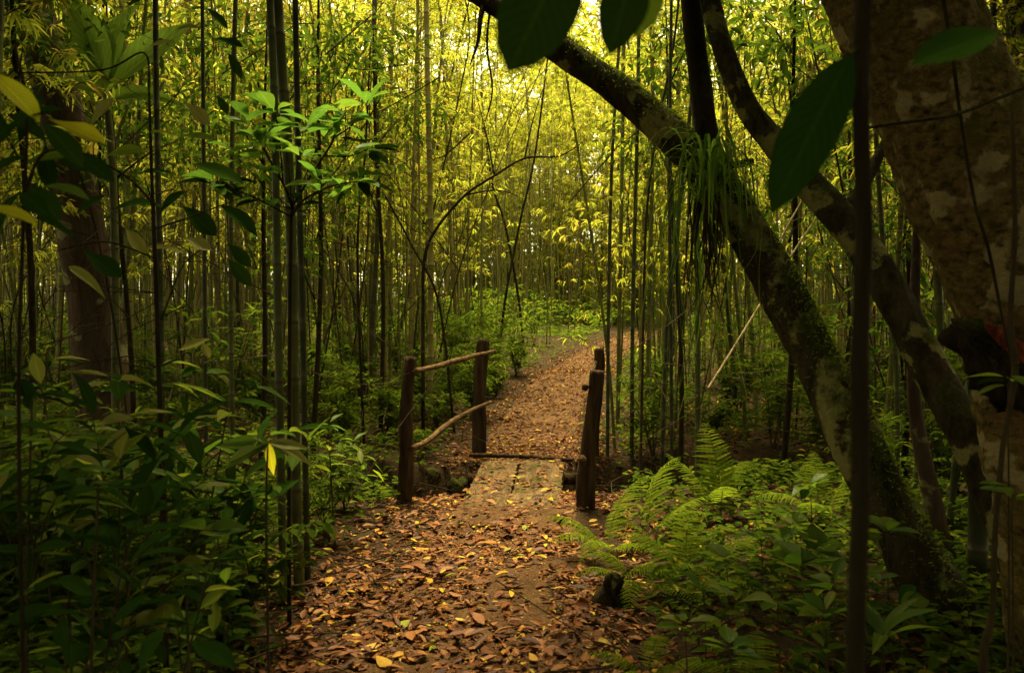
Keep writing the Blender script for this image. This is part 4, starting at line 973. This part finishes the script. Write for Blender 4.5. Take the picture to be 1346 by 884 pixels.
# azimuth 0 = +X (right), 90 = away from the camera
fern(800, 5.0, 'large bright fern beside the thick right post', [(165, 30, .62, 0), (200, 18, .6, 0), (40, 42, .85, -20), (240, 12, .55, 0), (305, 15, .6, 0)], .12)
fern(850, 5.3, 'fern with one long arching frond behind the bright fern', [(30, 50, .95, -25), (345, 22, .7, 0), (0, 32, .75, -10), (215, 20, .5, 0)], .1)
fern(945, 5.6, 'dark upright fern below the hanging grassy epiphyte', [(90, 68, .9, 0), (30, 50, .7, 0), (150, 50, .7, 0), (270, 40, .6, 0)], .1)
fern(905, 4.3, 'shaded fern in the middle of the right bank', [(20, 25, .75, 0), (140, 30, .7, 0), (75, 45, .7, 0), (200, 15, .6, 0), (320, 10, .6, 0), (270, 10, .55, 0)], .08)
fern(1085, 5.2, 'fern frond poking up left of the near dark cane', [(20, 35, .75, -15), (170, 20, .7, 0), (80, 50, .7, 0), (230, 20, .6, 0)], .08)
fern(985, 2.95, 'nearest fern at the bottom edge, its frond rising toward the viewer', [(65, 22, .55, 0), (130, 15, .45, 0), (10, 12, .5, 0), (200, 10, .45, 0)], .06)
fern(850, 3.2, 'small fern at the bottom edge right of the path', [(150, 15, .35, 0), (60, 20, .4, 0), (10, 10, .35, 0), (230, 10, .3, 0)], .05)
fern(835, 4.4, 'dark fern drooping over the stump beside the path', [(200, 20, .5, 0), (255, 5, .55, 0), (300, 10, .6, 0), (150, 25, .5, 0), (340, 20, .6, 0)], .2)
mb = MB(); x = (818 - CX) / FPX * 4.15; b = np.array((x, 4.15, gz1(x, 4.15)))
lump(mb, (0, 0, -.15), (-.05, .03, .17), .075, 7, 1.0)
o = mb.build('stump', 'moss_bark'); o.location = b; tag(o, 'dark rotten stump under the fern at the path edge', 'stump')

# ------------------------------------------------------------------ near plants with every leaf a part
def leafset(mat, specs):
    out_ = []
    for k, sp in enumerate(specs):
        V, Q, A = leaf_tpl(8, 4, *sp, seed=k); q = MB(); A = A.copy(); A[:, 2] = k * .13; q.add(V, Q, None, A); out_.append(q.mesh('leaf', mat))
    return out_
OB = lambda w_: [(w_, .58, .8, .18, .12, .0, .01), (w_ * .9, .55, .8, .22, .25, .0, .012, .15), (w_ * 1.05, .6, .8, .12, .02, .03, .01, -.15)]
LN = lambda w_: [(w_, .42, 1.0, .2, .2, .0, .008), (w_ * .9, .4, 1.0, .25, .35, .0, .01, .2), (w_ * 1.1, .45, 1.0, .12, .08, .02, .008, -.2)]
ov_broad, ov_dark, ov_yellow, ov_pale = leafset('broad_leaf', OB(.42)), leafset('dark_leaf', OB(.42)), leafset('yellow_leaf', OB(.40)), leafset('pale_leaf', OB(.45))
ln_broad, ln_dark, ln_yellow, ln_pale = leafset('broad_leaf', LN(.28)), leafset('dark_leaf', LN(.28)), leafset('yellow_leaf', LN(.3)), leafset('pale_leaf', LN(.3))
lf_wide = leafset('broad_leaf', LN(.58))
ban = leafset('banana_leaf', LN(.34))

def stems(root, b, lines, mat='twig_bark', name='stem'):
    for k, (pts, r0, r1) in enumerate(lines):
        p = spline(shift(pts, b), 22); mb = MB(); tube(mb, p, np.linspace(r0, r1, 22), 7, .5, .06, True, k); mb.build(name, mat, root)
def whorl(root, b, c, n, L, sets, axis_=(0, 0, 1), el=.3, seed=0, jit=.3, arc=(0, 6.28)):
    r = np.random.default_rng(seed); a0 = r.random() * 6.28 if arc[1] > 6 else 0
    for k in range(n):
        a = a0 + arc[0] + (arc[1] - arc[0]) * k / n + r.normal(0, jit); e = el + r.normal(0, .22)
        d = np.array((math.cos(a) * math.cos(e), math.sin(a) * math.cos(e), math.sin(e)))
        ms = sets[r.integers(len(sets))]
        place_leaf('leaf', ms[r.integers(3)], root, np.array(c) - b + d * L * .12 + np.array((0, 0, r.normal(0, .012))), d, nrm(np.array((0, 0, 1.)) + r.normal(0, .22, 3)), L * r.uniform(.7, 1.12))
def along(root, b, pts, n, L, sets, seed=0, f0=.2, alt=True, droop=.0):
    r = np.random.default_rng(seed); p = spline(pts, 40); t_ = nrm(np.gradient(p, axis=0))
    for k in range(n):
        i = int((f0 + (1 - f0) * k / max(1, n - 1)) * 39); s0 = nrm(np.cross(t_[i], np.array((0, 0, 1.)) + r.normal(0, .2, 3)))
        d = s0 * (1 if k % 2 else -1) + t_[i] * .55 + np.array((0, 0, r.uniform(-.2, .3) - droop))
        if k == n - 1: d = t_[i] + np.array((0, 0, -droop))
        ms = sets[r.integers(len(sets))]
        place_leaf('leaf', ms[r.integers(3)], root, p[i] - b, d, nrm(np.array((0, 0, 1.)) + r.normal(0, .25, 3)), L * r.uniform(.75, 1.15))

# leafy sapling before the thick bamboo
D0 = 3.9
b = foot(378, D0); sap = tag(empty('leafy_sapling', b), 'bright leafy sapling spreading tiers of oval leaves before the thick bamboo', 'sapling')
hub = P(383, 285, D0)
L1 = [hub, P(382, 262, D0), P(352, 205, D0 - .05), P(345, 190, D0 - .05)]
L2 = [P(385, 270, D0), P(408, 232, D0 + .05), P(435, 190, D0 + .1), P(441, 170, D0 + .1)]
L3 = [hub, P(400, 262, D0 - .1), P(435, 245, D0 - .2), P(470, 238, D0 - .25)]
L4 = [hub, P(340, 262, D0 - .1), P(310, 250, D0 - .2), P(285, 240, D0 - .25)]
L5 = [P(372, 240, D0), P(368, 190, D0 + .05), P(362, 150, D0 + .05)]
L6 = [P(441, 180, D0 + .1), P(462, 165, D0 + .1), P(478, 140, D0 + .12)]
L7 = [P(425, 205, D0 + .1), P(460, 205, D0), P(485, 195, D0 - .05)]
stems(sap, b, [([b, P(380, 600, D0), P(381, 400, D0), hub], .011, .008), (L1, .007, .004), (L2, .007, .004), (L3, .005, .003), (L4, .005, .003), (L5, .005, .003), (L6, .004, .002), (L7, .004, .002)], 'dark_bark')
A_ = [leafset('sapling_leaf', OB(.42))]
whorl(sap, b, P(362, 148, D0 + .05), 9, .165, A_, el=.35, seed=1)
whorl(sap, b, P(345, 190, D0 - .05), 9, .16, A_, el=.1, seed=2)
whorl(sap, b, P(441, 168, D0 + .1), 10, .155, A_, el=.15, seed=3)
whorl(sap, b, P(480, 138, D0 + .12), 7, .15, A_, el=.5, seed=4)
whorl(sap, b, P(486, 192, D0 - .05), 9, .15, A_ + [ov_dark], el=.05, seed=5)
whorl(sap, b, P(472, 236, D0 - .25), 9, .15, A_ + [ov_dark], el=.0, seed=6)
whorl(sap, b, P(283, 240, D0 - .25), 8, .16, A_ + [ov_dark], el=.05, seed=7)
along(sap, b, L1, 6, .13, A_, 8); along(sap, b, L2, 7, .13, A_, 9); along(sap, b, L3, 8, .13, A_ + [ov_dark], 10); along(sap, b, L4, 8, .14, A_ + [ov_dark], 11)
whorl(sap, b, P(395, 205, D0 - .1), 6, .13, A_, el=.3, seed=12)
for px_, py_, sd__ in ((330, 165, 13), (400, 165, 14), (460, 205, 15), (310, 205, 16), (420, 235, 17), (335, 225, 18), (455, 150, 19), (375, 185, 20)):
    whorl(sap, b, P(px_, py_, D0 + .15 * math.sin(sd__)), 5, .15, A_, el=.15, seed=sd__)
    stems(sap, b, [([P(px_, py_, D0 + .15 * math.sin(sd__)), P((px_ + 385) / 2, py_ + 40, D0), P(384, 275, D0)], .0018, .003)], 'dark_bark')

# broad-leaved plant at the left edge, sky light put into the colour of its yellow leaves
D1 = 1.75
b = foot(30, D1); lp_ = tag(empty('broadleaf_plant', b), 'near broad leaved plant at the left edge with glowing yellow leaves', 'plant')
s1 = [b, P(25, 600, D1), P(30, 300, D1), P(35, 150, D1), P(20, 60, D1)]
s2 = [P(30, 300, D1), P(90, 215, D1 + .05), P(150, 215, D1 + .1), P(205, 265, D1 + .2)]
stems(lp_, b, [(s1, .0045, .003), ([P(30, 260, D1), P(60, 200, D1), P(130, 205, D1)], .004, .002)], 'dark_bark')
def aim(root, b, p0, p1, d, ms, k, up=(0, -.5, .8), d1=None):
    a, c = P(*p0, d), P(*p1, d if d1 is None else d1); L = np.linalg.norm(c - a)
    return place_leaf('leaf', ms[k], root, a - b, c - a, nrm(np.array(up, float)), L)
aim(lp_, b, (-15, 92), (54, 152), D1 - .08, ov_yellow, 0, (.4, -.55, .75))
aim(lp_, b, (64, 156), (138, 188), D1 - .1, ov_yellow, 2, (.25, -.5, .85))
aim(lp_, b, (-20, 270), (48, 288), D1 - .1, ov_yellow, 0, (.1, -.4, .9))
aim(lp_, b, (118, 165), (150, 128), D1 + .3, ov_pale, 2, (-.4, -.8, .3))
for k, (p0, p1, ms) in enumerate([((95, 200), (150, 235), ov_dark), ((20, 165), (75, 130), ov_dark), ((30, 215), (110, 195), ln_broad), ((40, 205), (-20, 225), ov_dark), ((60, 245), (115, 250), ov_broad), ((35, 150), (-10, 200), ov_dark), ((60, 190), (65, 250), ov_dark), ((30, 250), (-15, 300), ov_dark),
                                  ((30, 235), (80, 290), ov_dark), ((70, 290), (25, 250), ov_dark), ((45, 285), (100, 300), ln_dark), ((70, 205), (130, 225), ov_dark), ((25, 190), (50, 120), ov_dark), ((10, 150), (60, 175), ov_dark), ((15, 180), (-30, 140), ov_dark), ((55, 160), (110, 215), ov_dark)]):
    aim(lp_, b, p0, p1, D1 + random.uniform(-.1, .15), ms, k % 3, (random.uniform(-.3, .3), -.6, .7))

# mid-left understory tree with scattered larger leaves
D2 = 3.0
b = foot(215, D2); mp_ = tag(empty('young_tree', b), 'young tree with scattered pale and dark oval leaves right of the brown trunk', 'tree')
q1 = [b, P(212, 600, D2), P(205, 380, D2), P(200, 250, D2), P(196, 120, D2)]
q2 = [P(204, 270, D2), P(170, 235, D2), P(120, 205, D2 - .1)]; q3 = [P(205, 300, D2), P(250, 285, D2), P(330, 255, D2 + .1)]; q4 = [P(206, 340, D2), P(140, 318, D2), P(70, 330, D2 - .1)]
q5 = [P(100, 95, D2), P(25, 95, D2)]; q6 = [P(196, 130, D2), P(190, 70, D2), P(135, 92, D2 - .05), P(20, 96, D2 - .1)]
stems(mp_, b, [(q1, .012, .005), (q2, .006, .002), (q3, .004, .002), (q4, .004, .002), (q6, .004, .003), ([P(212, 420, D2), P(240, 350, D2 + .1), P(275, 320, D2 + .2)], .004, .002)], 'dark_bark')
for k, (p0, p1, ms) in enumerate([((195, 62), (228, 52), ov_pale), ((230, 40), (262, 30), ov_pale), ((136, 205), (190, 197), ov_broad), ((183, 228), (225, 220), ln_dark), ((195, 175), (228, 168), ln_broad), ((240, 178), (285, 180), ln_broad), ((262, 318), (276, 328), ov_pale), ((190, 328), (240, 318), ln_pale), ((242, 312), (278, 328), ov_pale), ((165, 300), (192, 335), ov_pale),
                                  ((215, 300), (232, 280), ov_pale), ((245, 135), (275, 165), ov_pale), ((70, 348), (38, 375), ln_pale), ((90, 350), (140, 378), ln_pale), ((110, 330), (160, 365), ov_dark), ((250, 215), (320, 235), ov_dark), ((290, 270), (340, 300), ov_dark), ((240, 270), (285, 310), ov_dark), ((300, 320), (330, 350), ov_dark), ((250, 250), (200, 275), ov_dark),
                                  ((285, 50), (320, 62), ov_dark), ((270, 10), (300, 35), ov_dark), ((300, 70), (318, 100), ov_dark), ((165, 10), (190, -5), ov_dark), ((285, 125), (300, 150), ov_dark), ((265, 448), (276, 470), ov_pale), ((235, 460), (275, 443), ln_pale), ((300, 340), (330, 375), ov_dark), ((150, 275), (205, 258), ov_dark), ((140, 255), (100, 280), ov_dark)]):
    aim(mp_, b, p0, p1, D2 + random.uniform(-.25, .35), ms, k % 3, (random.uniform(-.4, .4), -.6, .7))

# banana-like broad leaves behind at the top left
b = foot(150, 6.9); bn = tag(empty('banana_plant', b), 'bright banana like plant behind the brown trunk at the top left', 'plant')
stems(bn, b, [([b, P(150, 300, 6.9), P(140, 120, 6.9)], .04, .03)], 'culm_near')
for k, (p0, p1) in enumerate([((140, 110), (90, -20)), ((145, 110), (150, -30)), ((140, 120), (250, 20)), ((140, 125), (70, 90)), ((145, 130), (220, 110)), ((138, 118), (118, 10))]):
    aim(bn, b, p0, p1, 6.9, ban, k % 3, (random.uniform(-.4, .4), -.8, .5), 6.9 + random.uniform(-.4, .4))

# low-left undergrowth: whorled long leaves
def undergrowth(px, d, hpx, label, sets, nbr, L, seed, spread=90, group='undergrowth plants at the lower left', nl=6):
    r = np.random.default_rng(seed); b = foot(px, d); o = tag(empty('undergrowth_plant', b), label, 'plant', group)
    top = P(px + r.normal(0, 10), hpx, d); q = [b, (b + top) / 2 + r.normal(0, .03, 3), top]; lines = [(q, .006, .003)]
    for k in range(nbr):
        f = r.uniform(.45, .95); s = b + (top - b) * f; e = P(px + r.uniform(-1, 1) * spread, hpx + r.uniform(0, .5) * ((EYE / d * FPX + HZ) - hpx) * .8, d + r.uniform(-.35, .35))
        qq = [s, (s + e) / 2 + np.array((0, 0, .05)), e]; lines.append((qq, .003, .0015))
        along(o, b, qq, nl, L, sets, seed * 31 + k, .25, droop=.05)
    whorl(o, b, top, 6, L, sets, el=.1, seed=seed)
    stems(o, b, lines); return o
U = [ln_broad, ln_dark, ln_dark]  # larger share of dark leaves stands in for shade at the lower left
undergrowth(150, 2.5, 500, 'layered plant with long dull leaves at the left, below the brown trunk', U + [ln_pale], 9, .17, 1, 150, nl=7)
undergrowth(40, 2.3, 520, 'long leaved plant cut by the left edge of the view', U, 8, .16, 2, 110, nl=7)
undergrowth(280, 3.0, 530, 'layered plant with narrow leaves before the thick green bamboo', U, 9, .17, 3, 130, nl=7)
undergrowth(215, 3.6, 480, 'taller leafy plant behind the layered plants, under the young tree', U, 9, .16, 4, 140, nl=7)
undergrowth(70, 3.4, 470, 'leafy plant at the foot of the brown trunk', U + [ln_pale], 9, .16, 5, 130, nl=7)
undergrowth(230, 2.35, 690, 'low plant with ribbed oval leaves at the lower left', [lf_wide, ov_dark], 6, .10, 6, 90)
undergrowth(90, 2.1, 760, 'low dark plant in the bottom left corner', [ov_dark, ln_broad], 7, .13, 7, 110)
undergrowth(300, 2.7, 740, 'low dark plant beside the path at the bottom left', [ov_dark, ov_broad], 6, .09, 8, 80)
undergrowth(440, 5.2, 560, 'small leafy plant just right of the thick green bamboo', [ln_broad], 6, .13, 9, 60)
undergrowth(140, 1.9, 640, 'dark plant with drooping leaves in the near left shade', [ov_dark, ln_dark], 7, .12, 10, 120)
# the lit whorl with the holed yellow leaf
b = foot(352, 2.7); wp = tag(empty('whorled_plant', b), 'slender plant with a whorl of pale leaves, one yellow leaf hanging down', 'plant')
stems(wp, b, [([b, P(350, 700, 2.7), P(352, 582, 2.7)], .005, .003)])
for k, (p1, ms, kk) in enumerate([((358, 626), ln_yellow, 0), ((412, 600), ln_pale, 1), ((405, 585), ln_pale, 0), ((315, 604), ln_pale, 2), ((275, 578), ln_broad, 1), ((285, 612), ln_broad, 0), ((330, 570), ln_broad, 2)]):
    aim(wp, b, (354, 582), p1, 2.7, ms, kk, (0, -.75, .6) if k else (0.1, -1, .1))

# plants on the right bank, every leaf its own
def lowplant(px, py, d, label, n, L, sets, seed, el=.25, h=.22):
    c = P(px, py, d); g = np.array((c[0], c[1], gz1(c[0], c[1]) - .03)); o = tag(empty('broadleaf_plant', g), label, 'plant', 'broad leaved plants on the right bank')
    stems(o, g, [([g, (g + c) / 2 + np.array((.01, 0, 0)), c], .004, .002)]); whorl(o, g, c, n, L, sets, el=el, seed=seed)
    return o
lowplant(925, 775, 3.1, 'plant with five ribbed leaves left of the nearest fern', 6, .12, [lf_wide], 51, .2)
lowplant(1022, 795, 3.0, 'plant with one large round leaf above the nearest fern', 6, .13, [lf_wide], 52, .15)
lowplant(1055, 745, 3.4, 'taller cluster of broad leaves left of the near dark cane', 9, .14, [lf_wide, ov_broad], 53, .2)
lowplant(1075, 720, 3.6, 'upper cluster of broad leaves touching the near dark cane', 8, .14, [lf_wide], 54, .3)
lowplant(1085, 810, 2.9, 'cluster of broad leaves at the bottom beside the near dark cane', 8, .12, [lf_wide, ov_broad], 55, .25)
lowplant(1165, 700, 3.5, 'small broad leaves just right of the near dark cane', 8, .13, [lf_wide, ov_broad], 56, .2)
lowplant(1085, 860, 2.8, 'lowest cluster of narrow leaves at the bottom edge', 7, .11, [ln_broad], 57, .25)
lowplant(1180, 800, 3.1, 'broad leaves in the shade at the foot of the arching trunk', 7, .13, [lf_wide, ov_dark], 58, .2)
lowplant(1000, 705, 4.0, 'seedling with pale tips in the middle of the right bank', 6, .12, [ov_broad], 59, .2)
lowplant(1110, 570, 5.6, 'light green seedling behind the arching trunk', 7, .14, [ln_broad, ln_yellow], 60, .35)
lowplant(1330, 655, 2.0, 'soft blurred leaves at the right edge below the vine', 6, .08, [ov_broad], 61, .2)
lowplant(1325, 500, 2.1, 'dim leaves hanging by the broken stub at the right edge', 6, .09, [ln_broad, ov_dark], 62, .0)
lowplant(1160, 840, 2.9, 'strap leaved plant at the bottom between cane and trunk', 6, .22, [ln_broad], 63, .7)

for k, (px, py, d, n, L, lab) in enumerate([(955, 740, 3.6, 7, .12, 'seedling with mid green leaves between the ferns and the near dark cane'), (900, 820, 2.95, 6, .10, 'small broad leaved seedling left of the nearest fern tip'), (1045, 690, 4.2, 8, .13, 'leafy plant high on the right bank below the arching trunk'),
        (1095, 770, 3.1, 8, .13, 'broad leaves half hidden by the near dark cane'), (1140, 760, 3.4, 7, .13, 'broad leaves between the near dark cane and the arching trunk'), (960, 850, 2.8, 6, .10, 'seedling at the bottom edge beside the nearest fern'), (1065, 640, 4.8, 8, .14, 'light green plant behind the right bank leaves')]):
    lowplant(px, py, d, lab, n, L, [lf_wide, lf_wide, ov_broad], 70 + k, .2)

# grassy epiphyte on the arching trunk
b = P(930, 262, 4.46); ep = tag(empty('grassy_epiphyte', b), 'tuft of long grassy leaves hanging from the arching mossy trunk', 'epiphyte')
r = np.random.default_rng(90)
for k in range(84):
    a = r.random() * 6.28; L = r.uniform(.3, 1.1)
    d = np.array((math.cos(a), math.sin(a) * .6 - .25, 0)); x0 = np.array((r.normal(0, .03), 0, r.normal(0, .03)))
    if k < 52:      # living rosette arching up and out
        u_, o_ = r.uniform(.12, .34), r.uniform(.14, .36)
        q = spline([x0, x0 + d * o_ * .3 + np.array((0, 0, u_)), x0 + d * o_ * .75 + np.array((0, 0, u_ * 1.05)), x0 + d * o_ * 1.15 + np.array((0, 0, u_ * .5)), x0 + d * o_ * 1.3 + np.array((0, 0, -r.uniform(0, .25)))], 14)
    else:           # older blades hanging down
        o_ = r.uniform(.06, .34)
        q = spline([x0, x0 + d * o_ * .6 + np.array((0, 0, .06)), x0 + d * o_ + np.array((0, 0, -.1)), x0 + d * o_ * 1.1 + np.array((r.normal(0, .03), 0, -.1 - L * .5)), x0 + d * o_ * 1.1 + np.array((r.normal(0, .06), 0, -.1 - L))], 14)
    t_ = nrm(np.gradient(q, axis=0)); s0 = nrm(np.cross(t_, np.array((d[0], d[1], .1)) + 1e-3)) ; s0 = nrm(np.cross(np.array((0, 0, 1.)), d))[None] * np.ones((len(q), 1))
    w_ = (.0085 if k < 52 else .0055) * np.sin(np.pi * np.linspace(.12, .98, len(q))) ** .6
    V = np.stack((q - s0 * w_[:, None], q + np.cross(t_, s0) * .002, q + s0 * w_[:, None]), 1).reshape(-1, 3); m_ = len(q)
    i = np.arange(m_ - 1); Q = np.concatenate((np.stack((3 * i, 3 * i + 1, 3 * i + 4, 3 * i + 3), -1), np.stack((3 * i + 1, 3 * i + 2, 3 * i + 5, 3 * i + 4), -1)))
    mb = MB(); mb.add(V, Q, None, np.tile((0, .5, r.random()), (len(V), 1))); mb.build('blade', 'grass_blade', ep)
mb = MB()
for k in range(30):
    x0 = r.normal(0, .035, 3); L = r.uniform(.3, .8); tube(mb, spline([x0, x0 + np.array((r.normal(0, .03), r.normal(0, .03), -L * .5)), x0 + np.array((r.normal(0, .06), r.normal(0, .04), -L))], 8), np.linspace(.006, .0015, 8), 4, r.random(), .1, False)
x_ = mb.build('dead_leaf_beard', 'twig_bark', ep); x_['kind'] = 'stuff'

# overhanging near leaves
b = P(740, -260, .82); ob = tag(empty('overhanging_branch', b), 'very near dark leaves hanging from above at the top middle', 'branch')
stems(ob, b, [([b, P(720, -120, .82), P(760, -60, .82), P(830, -50, .82), P(880, -40, .82)], .004, .002)], 'dark_bark', 'twig')
big = leafset('dark_leaf', [(.55, .5, .6, .06, .05, .0, .01), (.5, .5, .7, .1, .1, .0, .01), (.33, .5, .7, .1, .1, .0, .01)])
aim(ob, b, (752, -75), (668, 92), .82, big, 0, (.1, -1, .15)); aim(ob, b, (838, -60), (803, 68), .82, big, 1, (.1, -1, .2)); aim(ob, b, (868, -45), (846, 44), .86, ov_broad, 1, (.2, -1, .2))
b = P(1131, 60, .9); hb = tag(empty('hanging_leaf', b), 'large dark near leaf hanging beside the dark cane', 'leaf')
stems(hb, b, [([b, P(1124, 66, .895), P(1118, 72, .89)], .0022, .0018)], 'dark_bark', 'stalk')
aim(hb, b, (1120, 68), (1012, 274), .89, big, 2, (-.35, -1, .25))
b = P(1345, 48, .95); hb = tag(empty('hanging_leaf', b), 'blurred dark leaf reaching across the lichened trunk at the top right', 'leaf')
stems(hb, b, [([P(1420, 30, .97), b, P(1312, 42, .95)], .0022, .0016)], 'dark_bark', 'stalk')
aim(hb, b, (1313, 42), (1200, 76), .95, big, 1, (.1, -1, .8))

# what else looks alike is told apart by its order from the left
def order_labels(name):
    g = {}
    for o in C.objects:
        if o.parent is None and o.name.split('.')[0] == name and o.get('label'): g.setdefault(o['label'], []).append(o)
    for lab, os_ in g.items():
        if len(os_) < 2: continue
        os_.sort(key=lambda o: o.location.x / o.location.y)
        for j, o in enumerate(os_):
            if j < 14: o['label'] = lab + ', ' + ORD[j]
            elif j >= len(os_) - 1: o['label'] = lab + ', rightmost'
order_labels('shrub'); order_labels('thin_stem'); order_labels('dead_cane')
